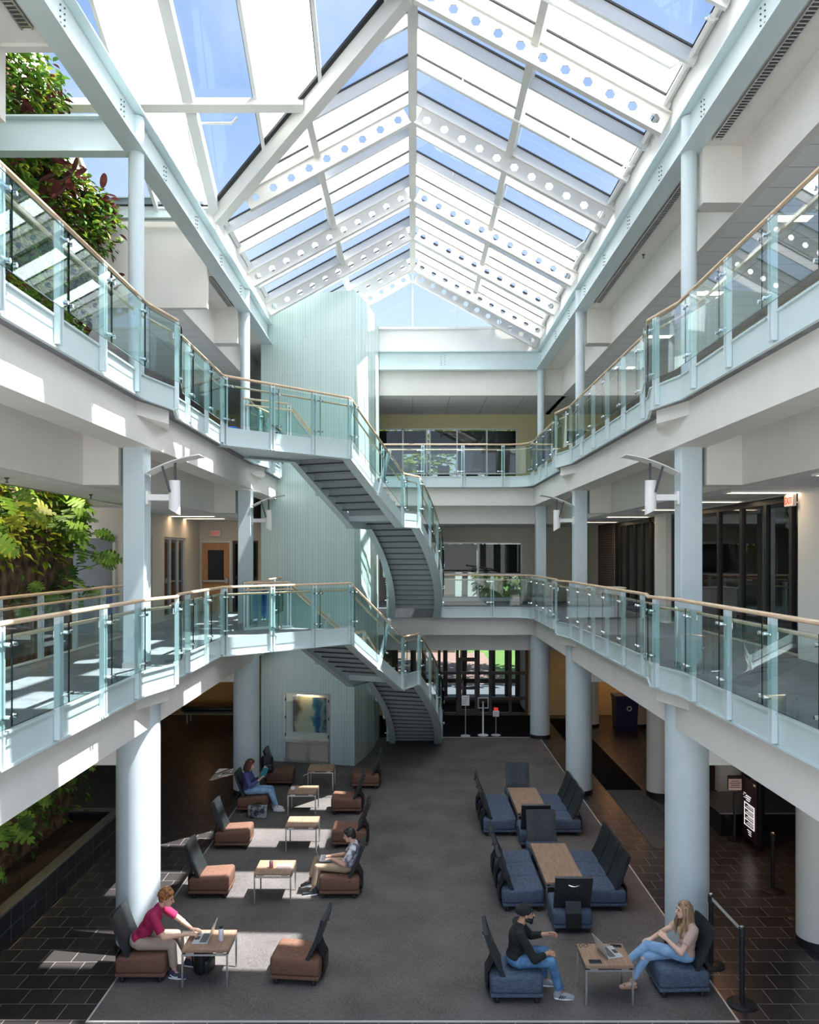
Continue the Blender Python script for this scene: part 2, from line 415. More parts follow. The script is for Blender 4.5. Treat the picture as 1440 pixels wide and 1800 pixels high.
# ================================================================== path helpers
def plen(path):
    a = [0.0]
    for k in range(len(path)-1): a.append(a[-1] + (V(path[k+1])-V(path[k])).length)
    return a
def pat(path, s):
    a = plen(path); s = max(0, min(s, a[-1]))
    for k in range(len(path)-1):
        if s <= a[k+1]+1e-9:
            t = (s-a[k])/max(1e-9, a[k+1]-a[k]); return V(path[k]).lerp(V(path[k+1]), t), k
    return V(path[-1]), len(path)-2
def psub(path, s0, s1):
    a = plen(path); out = [pat(path, s0)[0]]
    for k in range(len(path)):
        if s0+1e-4 < a[k] < s1-1e-4: out.append(V(path[k]))
    out.append(pat(path, s1)[0]); return out
def normals(path, side):
    ns = []
    for k in range(len(path)-1):
        d = V(path[k+1])-V(path[k]); d.z = 0; d.normalize(); ns.append(V((-d.y, d.x, 0))*side)
    out = []
    for k in range(len(path)):
        if k == 0: out.append(ns[0]); continue
        if k == len(path)-1: out.append(ns[-1]); continue
        m = ns[k-1]+ns[k]; m.normalize(); out.append(m/max(0.4, m.dot(ns[k])))
    return out
def offset(path, side, d):
    return [V(p)+n*d for p, n in zip(path, normals(path, side))]
def sweep(mb, path, prof, side=1, m=0):
    nn = normals(path, side); i = len(mb.v); k = len(prof)
    for p, n in zip(path, nn):
        for o, z in prof: mb.v.append(tuple(V(p)+n*o+V((0,0,z))))
    for a in range(len(path)-1):
        for b in range(k):
            b2 = (b+1)%k
            mb.f.append((i+a*k+b, i+a*k+b2, i+(a+1)*k+b2, i+(a+1)*k+b)); mb.mi.append(m)
    mb.f.append(tuple(i+b for b in range(k))); mb.mi.append(m)
    e = i+(len(path)-1)*k
    mb.f.append(tuple(e+b for b in reversed(range(k)))); mb.mi.append(m)
    return mb
RECT = lambda o0, o1, z0, z1: [(o0, z0), (o1, z0), (o1, z1), (o0, z1)]

def balustrade(label, path, side, group=None, spacing=1.22, lean=False, posts=None, inner=True, foot=-0.26, wall_offset=0.055, cat='glass railing'):
    p0 = V(path[0])
    root = thing('glass_balustrade', label, cat, (p0.x, p0.y, p0.z), group)
    a = plen(path); tot = a[-1]
    if posts is None:
        n = max(1, round((tot-0.1)/spacing)); posts = [0.05+(tot-0.1)*k/n for k in range(n+1)]
    mid = offset(path, side, wall_offset)
    am = plen(mid)
    def at(s):   # arc position on the base path -> position on the offset path, tangent, normal
        p, k = pat(path, s)
        t = (s-a[k])/max(1e-9, a[k+1]-a[k]); q = V(mid[k]).lerp(V(mid[k+1]), t)
        d = V(path[k+1])-V(path[k]); h = V((d.x, d.y, 0)).normalized(); n = V((-h.y, h.x, 0))*side
        return q, d.normalized(), h, n
    # handrail
    mb = MB(); mb.tube([V(p)+V((0,0,1.055)) for p in mid], 0.034, 8, ry=0.027); mb.build('handrail', 'wood_rail', root, smooth=True)
    if inner:
        ip = offset(path, side, wall_offset-0.10)
        mb = MB(); mb.tube([p+V((0,0,0.90)) for p in ip], 0.022, 8); mb.build('grab_rail', 'wood_rail', root, smooth=True)
    for s in posts:
        q, t, h, n = at(s)
        up = V((0,0,1))
        if lean and abs(t.z) > 0.1 and min(abs(s-q_) for q_ in a) > 0.35: up = (t.cross(n)).normalized(); up = up if up.z > 0 else -up
        mb = MB()
        for sg in (-1, 1):
            lo = q + up*foot + t*0.036*sg; hi = q + up*1.03 + t*0.036*sg
            mb.obox((lo+hi)/2, t*0.017, n*0.03, (hi-lo)/2)
        mb.obox(q+up*1.0, t*0.05, n*0.02, up*0.015)
        po = mb.build('post', 'steel_paint', root)
        for z in (0.20, 0.86):
            cl = MB()
            c = q + up*z + n*0.045
            if s < tot-0.2: cl.bar(c-t*0.05, c+t*0.17, 0.012, 0.02, up)
            else: cl.bar(c-t*0.05, c+t*0.05, 0.012, 0.02, up)
            for o in ((0.05, 0.17) if s < tot-0.2 else (-0.05,)):
                cl.tube([c+t*o-n*0.01, c+t*o+n*0.035], 0.022, 8)
            cl.build('clamp', 'chrome', po, smooth=True)
        if inner:
            cl = MB(); g = q + up*0.88 - n*0.05
            cl.bar(q+up*0.80+n*0.01, q+up*0.80-n*0.056, 0.012, 0.012); cl.bar(q+up*0.794-n*0.05, g, 0.012, 0.012, t); cl.build('rail_bracket', 'chrome', po)
    # panes between joints
    js = [max(0.02, posts[0]-0.03)] + [s+0.11 for s in posts[1:-1]] + [min(tot-0.02, posts[-1]+0.03)]
    gp = offset(path, side, wall_offset+0.062)
    ag = plen(gp)
    def on(s):
        p, k = pat(path, s); t = (s-a[k])/max(1e-9, a[k+1]-a[k]); return ag[k]+t*(ag[k+1]-ag[k])
    for k in range(len(js)-1):
        sub = psub(gp, on(js[k])+0.006, on(js[k+1])-0.006)
        nn = normals(sub, side); mb = MB(); T = 0.006
        cols = []
        for p, n in zip(sub, nn):
            i = len(mb.v)
            for o in (-T, T):
                for z in (0.11, 0.965): mb.v.append(tuple(V(p)+n*o+V((0,0,z))))
            cols.append(i)
        for c, d in zip(cols, cols[1:]):
            for f, mm in (((c, d, d+1, c+1), 0), ((c+2, c+3, d+3, d+2), 0), ((c+1, d+1, d+3, c+3), 1), ((c, c+2, d+2, d), 1)):
                mb.f.append(f); mb.mi.append(mm)
        c, d = cols[0], cols[-1]
        mb.f += [(c, c+1, c+3, c+2), (d, d+2, d+3, d+1)]; mb.mi += [1, 1]
        mb.build('glass_panel', ['rail_glass', 'edge_glass'], root)
    return root

# ================================================================== dimensions
F = [0.0, 4.2, 8.35]
XC = 4.12; YC = [12.3, 20.3, 26.5]; YB = 30.2
NEAR = 3.6
def edge(side, y_end):
    x = 3.78*side; b = 3.60*side; p = [(x, NEAR)]
    for yc in YC[:2]:
        if yc+0.9 < y_end: p += [(x, yc-0.85), (b, yc), (x, yc+0.75)]
    return p
# ------------------------------------------------------------------ floors
mb = MB(); mb.box(-9.2, 9.7, NEAR, YB+0.1, -0.25, 0.0); struct(mb, 'floor', 'tile_floor')
mb = MB(); mb.box(-4.09, 4.09, 10.33, 26.45, 0.0, 0.008); o = struct(mb, 'floor_carpet', 'carpet')
mb = MB()
mb.box(-4.115, -4.09, 10.30, 26.45, 0, 0.010); mb.box(4.09, 4.115, 10.30, 26.45, 0, 0.010); mb.box(-4.115, 4.115, 10.30, 10.33, 0, 0.010); mb.box(0.9, 4.1, 26.45, 26.50, 0, 0.010)
struct(mb, 'trim_1', 'metal_strip')
mb = MB(); mb.box(-1.2, 4.3, 26.50, YB-0.15, 0, 0.010); struct(mb, 'floor_entry', 'entry_mat')
mb = MB(); mb.box(4.85, 5.75, 16.4, 20.5, 0, 0.010); struct(mb, 'floor_runner', 'runner')
mb = MB(); mb.box(4.85, 5.75, 20.5, 29.5, 0, 0.009); struct(mb, 'floor_passage', 'entry_mat')
# ------------------------------------------------------------------ upper floors (slabs), fascias, beams, ceilings
BACK = [(3.78, 25.35), (3.66, 25.75), (3.45, 26.0), (3.1, 26.08)]
tn = [2]
def trim(mb, mats, nm='trim'):
    o = struct(mb, '%s_%d' % (nm, tn[0]), mats); tn[0] += 1; return o
PROF_WEB = RECT(0, 0.03, -0.30, 0.05)
STAIR0 = (-1.45, 18.4); INN0 = (-2.84, 19.04)
for lv in (1, 2):
    f = F[lv]
    rp_ = edge(1, 30) + BACK + ([(0.85, 26.08)] if lv == 1 else [(-1.05, 26.08)])
    slab = list(rp_) + ([(-0.82, 26.08), (-4.4, 26.4)] if lv == 1 else [(-4.4, 26.4)]) + [(-4.4, YB), (9.0, YB), (9.0, NEAR)]
    mb = MB(); mb.prism(slab, f-0.30, f); struct(mb, 'floor_gallery', 'upper_carpet')
    lp_ = [(-x, y) for x, y in edge(1, 14)] + [(-3.78, 16.1)]
    wl = -5.95
    lpoly = lp_ + [(-3.78, 19.45), (-3.60, 20.3), (-3.78, 21.05), (-3.78, 24.0), (-4.4, 24.0), (-4.4, YB), (-9.0, YB), (-9.0, 17.3), (wl, 17.3), (wl, NEAR)]
    mb = MB(); mb.prism(lpoly, f-0.30, f); struct(mb, 'floor_gallery', 'upper_carpet')
    # fascia channels
    def fascia(p, side):
        q = [(x, y, f) for x, y in p]; mb = MB()
        sweep(mb, q, RECT(0, 0.02, -0.30, 0.05), side); sweep(mb, q, RECT(0.02, 0.045, -0.30, -0.275), side); sweep(mb, q, RECT(0.02, 0.045, 0.025, 0.05), side)
        trim(mb, 'steel_paint')
    fascia(rp_, 1); fascia(lp_, -1)
    fascia([(-3.78, 18.35), (-3.78, 19.45), (-3.60, 20.3), (-3.78, 21.05), (-3.78, 23.3)], -1)
    # concrete-look edge beams
    mb = MB(); mb.box(3.88, 4.36, NEAR, 26.9, f-0.87, f-0.30); struct(mb, 'beam_counter_side', 'cream')
    mb = MB(); mb.box(-4.36, -3.88, NEAR, 23.6, f-0.87, f-0.30); struct(mb, 'beam_planted_side', 'cream')
    mb = MB(); mb.box(-1.2 if lv == 2 else -1.2, 3.88, 26.28, 26.7, f-0.87, f-0.30); struct(mb, 'beam_back', 'cream')
    for sd_ in (1, -1):
        for yc in YC[:2]:
            mb = MB(); mb.prism([(3.88*sd_, yc-0.8), (3.66*sd_, yc), (3.88*sd_, yc+0.7)], f-0.50, f-0.30); trim(mb, 'cream')
    # soffits, bulkheads, ceilings: counter side
    mb = MB(); mb.box(4.36, 4.90, NEAR, 26.9, f-0.62, f-0.58); struct(mb, 'ceiling_recess', 'cream')
    mb = MB(); mb.box(4.88, 5.02, NEAR, 27.4, f-1.43, f-0.45)
    for yc in YC[:2]: mb.box(4.36, 4.88, yc-0.17, yc+0.17, f-1.43, f-0.60)
    trim(mb, 'cream')
    mb = MB(); mb.box(5.02, 9.0, NEAR, YB, f-1.43, f-1.38); struct(mb, 'ceiling_counter_side', 'ceiling_tile')
    # back
    mb = MB(); mb.box(-1.2, 4.90, 26.9, 27.05, f-1.43, f-0.40); trim(mb, 'cream')
    mb = MB(); mb.box(-4.4, 5.02, 27.05, YB, f-1.43, f-1.38); struct(mb, 'ceiling_back', 'ceiling_tile')
    # planted side
    mb = MB(); mb.box(-4.90, -4.36, NEAR, 26.9, f-0.62, f-0.58); struct(mb, 'ceiling_recess', 'cream')
    mb = MB(); mb.box(-5.02, -4.88, NEAR, 26.9, f-1.43, f-0.45)
    for yc in YC[:2]: mb.box(-4.88, -4.36, yc-0.17, yc+0.17, f-1.43, f-0.60)
    trim(mb, 'cream')
    mb = MB(); mb.box(-6.0, -5.02, NEAR, 17.3, f-1.43, f-1.38); mb.box(-9.0, -5.02, 17.3, YB, f-1.43, f-1.38); struct(mb, 'ceiling_planted_side', 'ceiling_tile')
    mb = MB(); mb.box(-6.03, -5.95, NEAR, 17.3, f-1.43, f+0.02); mb.box(-9.0, -6.0, 17.2, 17.3, f-1.43, f+0.02); trim(mb, 'cream')
# ------------------------------------------------------------------ top storey soffits and roof decks
def decks(sd_, y0, y1):
    x = lambda a, b: (min(a*sd_, b*sd_), max(a*sd_, b*sd_))
    mb = MB(); a, b = x(4.30, 4.90); mb.box(a, b, y0, y1, 11.94, 11.99); struct(mb, 'ceiling_soffit', 'cream')
    mb = MB(); a, b = x(4.88, 5.02); mb.box(a, b, y0, y1, 11.08, 12.0)
    for yc in YC[:2]:
        if y0 < yc < y1: a, b = x(4.30, 4.88); mb.box(a, b, yc-0.17, yc+0.17, 11.1, 11.96)
    trim(mb, 'cream')
    mb = MB(); a, b = x(5.02, 9.2); mb.box(a, b, y0, y1, 11.08, 11.13); struct(mb, 'ceiling_top', 'ceiling_tile')
    mb = MB(); a, b = x(4.30, 9.7); mb.box(a, b, y0, y1, 12.5, 12.7); struct(mb, 'roof_deck', 'roof_white')
decks(1, NEAR, YB); decks(-1, 17.36, YB); decks(-1, NEAR, 9.7)
mb = MB(); mb.box(-4.88, -4.3, 9.70, 9.82, 11.90, 12.72); mb.box(-9.2, -4.88, 9.70, 9.82, 11.06, 12.72); trim(mb, 'cream')
mb = MB(); mb.box(-9.2, -4.32, 17.2, 17.34, 11.08, 13.0); struct(mb, 'wall_upper', 'cream')
mb = MB(); mb.box(-4.3, 4.3, 26.5, 26.9, 12.48, 13.22); struct(mb, 'wall_parapet', 'white_paint')
mb = MB(); mb.box(-1.1, 4.9, 26.62, 26.78, 11.08, 11.95); trim(mb, 'cream')
mb = MB(); mb.box(-4.4, 5.02, 26.78, YB, 11.08, 11.13); struct(mb, 'ceiling_top', 'ceiling_tile')
mb = MB(); mb.box(-4.4, 4.4, 26.85, YB+0.1, 12.5, 12.7); struct(mb, 'roof_deck', 'roof_white')
# gutter walls above the girders
mb = MB(); mb.box(4.10, 4.32, NEAR, 26.5, 12.48, 13.12); struct(mb, 'wall_gutter', 'white_paint')
mb = MB(); mb.box(-4.32, -4.10, 17.1, 26.5, 12.48, 13.12); mb.box(-4.32, -4.10, NEAR, 9.5, 12.48, 13.12); struct(mb, 'wall_gutter', 'white_paint')
# ------------------------------------------------------------------ outer walls
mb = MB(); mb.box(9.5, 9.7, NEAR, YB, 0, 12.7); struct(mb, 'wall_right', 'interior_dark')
mb = MB(); mb.box(-9.2, -9.0, 17.3, YB, 0, 12.5); struct(mb, 'wall_left', 'warm_wall')
mb = MB(); mb.box(-7.4, -7.15, NEAR, 17.25, 0.0, 15.0); struct(mb, 'wall_living', 'rock')
# back wall with openings; storey by storey
def wall_y(y0, y1, x0, x1, z0, z1, holes, m, nm='wall_back'):
    mb = MB(); xs = sorted(set([x0, x1]+[h[0] for h in holes]+[h[1] for h in holes]))
    for a, b in zip(xs, xs[1:]):
        hs = [h for h in holes if h[0] <= a+1e-6 and h[1] >= b-1e-6]
        if not hs: mb.box(a, b, y0, y1, z0, z1)
        else:
            h = hs[0]
            if h[2] > z0+1e-3: mb.box(a, b, y0, y1, z0, h[2])
            if h[3] < z1-1e-3: mb.box(a, b, y0, y1, h[3], z1)
    return struct(mb, nm, m)
def wall_x(x0, x1, y0, y1, z0, z1, holes, m, nm):
    mb = MB(); ys = sorted(set([y0, y1]+[h[0] for h in holes]+[h[1] for h in holes]))
    for a, b in zip(ys, ys[1:]):
        hs = [h for h in holes if h[0] <= a+1e-6 and h[1] >= b-1e-6]
        if not hs: mb.box(x0, x1, a, b, z0, z1)
        else:
            h = hs[0]
            if h[2] > z0+1e-3: mb.box(x0, x1, a, b, z0, h[2])
            if h[3] < z1-1e-3: mb.box(x0, x1, a, b, h[3], z1)
    return struct(mb, nm, m)
wall_y(YB, YB+0.15, -9.2, 9.7, 0, 2.77, [(-0.75, 4.25, 0, 2.77)], 'tan_wall')
wall_y(YB, YB+0.15, -9.2, 9.2, F[1], 6.97, [(-0.6, 4.04, F[1]+0.02, F[1]+2.17)], 'warm_wall')
wall_y(YB, YB+0.15, -9.2, 9.2, F[2], 11.13, [(-1.4, 3.86, F[2]+0.02, F[2]+2.22)], 'tan_wall')
wall_y(YB, YB+0.15, -9.2, 9.7, 2.77, F[1], [], 'warm_wall'); wall_y(YB, YB+0.15, -9.2, 9.2, 6.97, F[2], [], 'warm_wall')
wn = [1]
def win(axis, p, u0, u1, z0, z1, vs, hs, fm, gm, fw=0.05, depth=0.08, blinds=None, kind='window'):
    root = bpy.data.objects.new('%s_%d' % (kind, wn[0]), None); COL.objects.link(root); wn[0] += 1; root['kind'] = 'structure'
    root.location = (p, (u0+u1)/2, z0) if axis == 'X' else ((u0+u1)/2, p, z0)
    def B(mb, a, b, c, d, q0, q1):
        if axis == 'X': mb.box(q0, q1, a, b, c, d)
        else: mb.box(a, b, q0, q1, c, d)
    mb = MB(); h = depth/2
    for u in [u0+fw/2, u1-fw/2]+list(vs): B(mb, u-fw/2, u+fw/2, z0, z1, p-h, p+h)
    for z in [z0+fw/2, z1-fw/2]+list(hs): B(mb, u0, u1, z-fw/2, z+fw/2, p-h, p+h)
    mb.build('frame', fm, root)
    mb = MB()
    if axis == 'X': mb.quad([(p, u0, z0), (p, u1, z0), (p, u1, z1), (p, u0, z1)])
    else: mb.quad([(u0, p, z0), (u1, p, z0), (u1, p, z1), (u0, p, z1)])
    mb.build('pane', gm, root)
    for (a, b, c, d) in (blinds or []):
        mb = MB(); B(mb, a, b, c, d, p+0.10, p+0.115); mb.build('blind', 'blind', root)
    return root
f = F[1]; ux = [0.08, 1.62, 2.85]
win('Y', YB+0.05, -0.6, 4.04, f+0.02, f+2.17, [0.75, 2.42], [f+1.0, f+0.10], 'alu_frame', 'window_glass', blinds=[(0.85, 2.38, f+1.05, f+2.1), (2.46, 4.0, f+1.0, f+2.1)])
f = F[2]
win('Y', YB+0.05, -1.4, 3.86, f+0.02, f+2.22, [-0.36, 0.52, 0.64, 1.64, 2.74], [f+0.55, f+0.10], 'alu_frame', 'window_glass',
    blinds=[(-1.38, -0.38, f+0.6, f+2.15), (-0.33, 0.50, f+1.3, f+2.15), (0.66, 1.62, f+1.3, f+2.15), (1.67, 2.71, f+0.6, f+2.15), (2.77, 3.83, f+0.6, f+2.15)])
# entrance storefront and, beyond the lobby, the outer doors
win('Y', YB, -0.75, 4.25, 0, 2.77, [0.08, 0.98, 1.65, 2.42, 2.86, 3.6], [0.62, 1.55], 'bronze_frame', 'clear_glass', fw=0.10, depth=0.1)
win('Y', 32.6, -0.75, 4.25, 0, 2.77, [0.0, 0.45, 1.3, 2.05, 2.55, 3.2, 3.75], [0.9], 'bronze_frame', 'clear_glass', fw=0.17, depth=0.1)
mb = MB(); mb.box(-0.85, -0.75, YB+0.15, 32.6, 0, 2.8); mb.box(4.25, 4.35, YB+0.15, 32.6, 0, 2.8); mb.box(-0.85, 4.35, YB+0.15, 32.7, 2.77, 2.9); struct(mb, 'wall_lobby', 'warm_wall')
mb = MB(); mb.box(-0.75, 4.25, YB+0.1, 32.6, -0.02, 0.006); struct(mb, 'floor_lobby', 'entry_mat')
# door in the entrance storefront
d = bpy.data.objects.new('door_1', None); COL.objects.link(d); d['kind'] = 'structure'; d.location = (2.05, YB-0.02, 0)
mb = MB()
for a, b, c, e_ in ((1.66, 1.80, 0, 2.1), (2.30, 2.42, 0, 2.1), (1.66, 2.42, 0, 0.22), (1.66, 2.42, 1.98, 2.12), (1.66, 2.42, 0.95, 1.05)): mb.box(a, b, YB-0.06, YB-0.01, c, e_)
mb.build('frame', 'bronze_frame', d)
mb = MB(); mb.tube([(1.85, YB-0.09, 0.8), (1.85, YB-0.09, 1.3)], 0.015, 8); mb.build('handle', 'chrome', d)
# counter side, first gallery: dark storefront wall at X = 6.4
f = F[1]
wall_x(6.40, 6.55, 3.6, YB, f, 6.94, [(13.35, 20.3, f+0.04, f+2.70), (21.25, 26.0, f+0.04, f+2.70), (5, 12.3, f+0.04, f+2.7)], 'warm_wall', 'wall_shop')
win('X', 6.45, 13.35, 20.3, f+0.04, f+2.70, [13.9, 14.9, 16.0, 17.2, 18.6], [f+0.12], 'dark_frame', 'dark_window', fw=0.11)
win('X', 6.45, 21.25, 26.0, f+0.04, f+2.70, [22.1, 22.9, 23.7, 24.6, 25.4], [f+0.12], 'dark_frame', 'dark_window', fw=0.12)
win('X', 6.45, 5, 12.3, f+0.04, f+2.70, [6.5, 8, 9.5, 11], [f+0.12], 'dark_frame', 'dark_window', fw=0.11)
mb = MB(); mb.box(6.28, 6.42, 12.35, 13.35, f, 6.94); mb.box(6.28, 6.42, 20.3, 21.25, f, 6.94); struct(mb, 'pilaster_shop', 'white_paint')
mb = MB(); mb.box(6.34, 6.42, 26.0, 28.0, f, 6.94); struct(mb, 'wall_brick', 'brick')
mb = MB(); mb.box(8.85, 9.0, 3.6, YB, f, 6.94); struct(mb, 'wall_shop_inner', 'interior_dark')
# counter side, top gallery
wall_x(7.6, 7.75, 3.6, YB, F[2], 11.1, [], 'warm_wall', 'wall_top')
# planted side, first gallery
f = F[1]
wall_x(-6.50, -6.35, 18.352, 24.4, f, 6.94, [(18.95, 20.0, f, f+2.16), (20.95, 22.95, f, f+2.16)], 'warm_wall', 'wall_office')
win('X', -6.42, 18.95, 20.0, f, f+2.16, [19.5], [f+0.9], 'alu_frame', 'dark_window', fw=0.06)
win('X', -6.42, 20.95, 22.95, f, f+2.16, [21.6, 22.3], [f+0.1], 'alu_frame', 'dark_window', fw=0.06)
wall_y(24.4, 24.55, -6.5, -4.4, f, 6.94, [(-6.30, -5.42, f, f+2.12), (-5.36, -4.6, f, f+2.12)], 'warm_wall', 'wall_end')
win('Y', 24.45, -5.36, -4.6, f, f+2.12, [], [f+1.0], 'dark_frame', 'dark_window', fw=0.06)
wall_y(18.2, 18.35, -9.0, -6.35, f, 6.94, [(-7.75, -6.62, f, f+2.12)], 'warm_wall', 'wall_service')
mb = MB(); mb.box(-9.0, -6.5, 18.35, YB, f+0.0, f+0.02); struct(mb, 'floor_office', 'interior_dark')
def leaf_door(axis, loc, w, h, m, nm, vision=True):
    d = bpy.data.objects.new(nm, None); COL.objects.link(d); d['kind'] = 'structure'; d.location = loc
    x, y, z = loc; mb = MB()
    for a, b, c, e_ in ((x-w/2-0.06, x-w/2, 0, h+0.06), (x+w/2, x+w/2+0.06, 0, h+0.06), (x-w/2, x+w/2, h, h+0.06)): mb.box(a, b, y-0.06, y+0.02, z+c, z+e_)
    mb.build('frame', 'alu_frame' if vision else 'warm_wall', d)
    mb = MB()
    if vision:
        mb.box(x-w/2, x-w/2+0.17, y-0.03, y+0.02, z, z+h); mb.box(x+w/2-0.17, x+w/2, y-0.03, y+0.02, z, z+h)
        mb.box(x-w/2+0.17, x+w/2-0.17, y-0.03, y+0.02, z, z+0.95); mb.box(x-w/2+0.17, x+w/2-0.17, y-0.03, y+0.02, z+h-0.22, z+h)
        mb.build('leaf', m, d)
        mb = MB(); mb.box(x-w/2+0.17, x+w/2-0.17, y-0.01, y, z+0.95, z+h-0.22); mb.build('vision_pane', 'screen', d)
        mb = MB(); mb.bar((x-w/2+0.05, y-0.09, z+0.92), (x+w/2-0.05, y-0.09, z+0.92), 0.04, 0.05); mb.box(x+w/2-0.12, x+w/2-0.04, y-0.09, y-0.03, z+0.86, z+1.0); mb.build('push_bar', 'brushed_steel', d)
    else:
        mb.box(x-w/2, x+w/2, y-0.03, y+0.02, z, z+h); mb.build('leaf', m, d)
        mb = MB(); mb.tube([(x+w/2-0.1, y-0.08, z+1), (x+w/2-0.22, y-0.08, z+1)], 0.012, 8); mb.build('handle', 'brushed_steel', d)
leaf_door('Y', (-5.86, 24.42, F[1]), 0.82, 2.06, 'oak_door', 'door_2')
leaf_door('Y', (-7.18, 18.22, F[1]), 1.05, 2.06, 'grey_door', 'door_3', False)
# ------------------------------------------------------------------ tower behind the stair (pale green tile)
TP = [(-4.35, 23.5), (-1.62, 22.85), (-1.36, 23.9), (-1.18, 25.1), (-1.08, 26.6), (-4.35, 26.6)]
mb = MB()
cx0, cx1, cz0, cz1 = -3.66, -2.32, 0.02, 1.98
def fy(x): return 23.5 + (x+4.35)*(22.85-23.5)/(2.73)
n = len(TP)
for k in range(1, n):
    a, b = TP[k], TP[(k+1) % n]; mb.quad([(a[0], a[1], 0), (b[0], b[1], 0), (b[0], b[1], 13.28), (a[0], a[1], 13.28)])
def fq(xa, xb, za, zb): mb.quad([(xa, fy(xa), za), (xb, fy(xb), za), (xb, fy(xb), zb), (xa, fy(xa), zb)])
fq(-4.35, cx0, 0, 13.28); fq(cx1, -1.62, 0, 13.28); fq(cx0, cx1, cz1, 13.28); fq(cx0, cx1, 0, cz0)
mb.quad([(p[0], p[1], 13.28) for p in TP])
# case recess
for (xa, xb) in ((cx0, cx0), (cx1, cx1)): mb.quad([(xa, fy(xa), cz0), (xa, fy(xa)+0.35, cz0), (xa, fy(xa)+0.35, cz1), (xa, fy(xa), cz1)])
struct(mb, 'wall_tower', 'tower_tile')
o_ = thing('display_case', 'lit display case with an abstract painting set in the green tiled tower', 'display case', ((cx0+cx1)/2, fy((cx0+cx1)/2), 0))
def slant(mb, xa, xb, z0, z1, d0, d1):
    pts = [(xa, fy(xa)+d0), (xb, fy(xb)+d0), (xb, fy(xb)+d1), (xa, fy(xa)+d1)]
    mb.prism(pts, z0, z1)
mb = MB(); slant(mb, cx0, cx1, cz0, cz1, 0.33, 0.35); slant(mb, cx0, cx1, 1.94, cz1, 0.0, 0.34); slant(mb, cx0, cx1, 0.60, 0.63, 0, 0.34); mb.build('case_lining', 'paper', o_)
mb = MB(); slant(mb, cx0, cx1, cz0, 0.60, 0.10, 0.13); mb.build('base_cabinet', 'warm_wall', o_)
mb = MB(); w_ = 0.04
for xa, xb, a, b in ((cx0, cx0+w_, cz0, cz1), (cx1-w_, cx1, cz0, cz1), (cx0, cx1, cz1-w_, cz1), (cx0, cx1, 0.58, 0.64), (cx0, cx1, cz0, cz0+w_), (-3.01, -2.97, cz0, 0.6)): slant(mb, xa, xb, a, b, -0.03, 0.05)
mb.build('frame', 'brushed_steel', o_)
mb = MB()
for xa in (cx0+0.03, cx1-0.05):
    for z in (0.75, 1.25, 1.75): slant(mb, xa, xa+0.03, z, z+0.08, -0.045, -0.03)
mb.build('hinge', 'black_plastic', o_)
mb = MB(); slant(mb, cx0+w_, cx1-w_, 0.64, 1.94, 0.0, 0.006); mb.build('pane', 'clear_glass', o_)
mb = MB(); slant(mb, -0.50, 0.50, -0.47, 0.47, 0, 0.02)
mb = MB(); mb.box(-0.50, 0.50, -0.01, 0.012, -0.50, 0.50)
p_ = mb.build('painting', 'painting', o_, origin='local'); p_.location = (0.04, 0.27, 1.32); p_.rotation_euler = (0, 0, math.atan2(-0.65, 2.73))
mb = MB(); mb.box(-0.3, 0.3, -0.06, 0.0, 0, 0.03); p_ = mb.build('case_light', 'troffer_light', o_, origin='local'); p_.location = (0.0, 0.2, 1.90)
# ================================================================== columns
ORD = ['nearest the camera', 'in the middle of the row', 'by the far gallery']
SIDE = {1: 'counter side', -1: 'living-wall side'}
def round_col(x, y, z0, z1, r, m, label, base=True, group=None, n=28):
    root = thing('round_column', label, 'column', (x, y, z0), group)
    mb = MB(); mb.lathe((x, y, z0), [(r, 0.12 if base else 0), (r, z1-z0)], n); mb.build('shaft', m, root, smooth=True)
    if base: mb = MB(); mb.lathe((x, y, z0), [(r+0.012, 0), (r+0.012, 0.12)], n); mb.build('base', 'black_plastic', root, smooth=True)
    return root
for s in (1, -1):
    for k, yc in enumerate(YC if s > 0 else YC[:2]):
        nm = {(1,0): 'thick pale blue round column behind the woman in the tan top', (1,1): 'thick pale blue round column beside the farther blue lounge table', (1,2): 'thick pale blue round column at the entrance doors',
              (-1,0): 'thick sunlit round column behind the man in the red polo', (-1,1): 'thick round column behind the woman reading a book'}[(s, k)]
        round_col(XC*s, yc, 0, 3.9, 0.32, 'column_paint', nm, group='ground floor columns along the atrium')
        root = thing('square_column', 'pale blue square column on the first gallery, %s, %s' % (SIDE[s], ORD[k]), 'column', (4.14*s, yc, F[1]), 'square columns of the first gallery')
        mb = MB(); mb.rbox(4.14*s-0.16, 4.14*s+0.16, yc-0.16, yc+0.16, F[1], F[2]-0.3, 0.012, 1); mb.build('shaft', 'column_paint', root)
        mb = MB(); mb.box(4.14*s-0.165, 4.14*s+0.165, yc-0.165, yc+0.165, F[1], F[1]+0.08); mb.build('base', 'brushed_steel', root)
        round_col(4.15*s, yc, F[2], 12.44, 0.115, 'column_paint', 'slim round column under the roof girder, %s, %s' % (SIDE[s], ORD[k]), base=False, group='slim columns of the top gallery', n=20)
for x, y, lb in ((6.14, 12.4, 'cream round column beside the stanchion with the disc base half hidden'), (6.06, 20.1, 'cream round column at the end of the grey runner mat'),
                 (7.75, 20.1, 'cream round column behind the paper sign on a post'), (6.1, 28.2, 'cream round column just before the blue recycling bin'), (7.76, 28.2, 'cream round column deep in the passage past the bin')):
    round_col(x, y, 0, 2.78, 0.31, 'cream_column', lb, group='cream columns under the gallery')
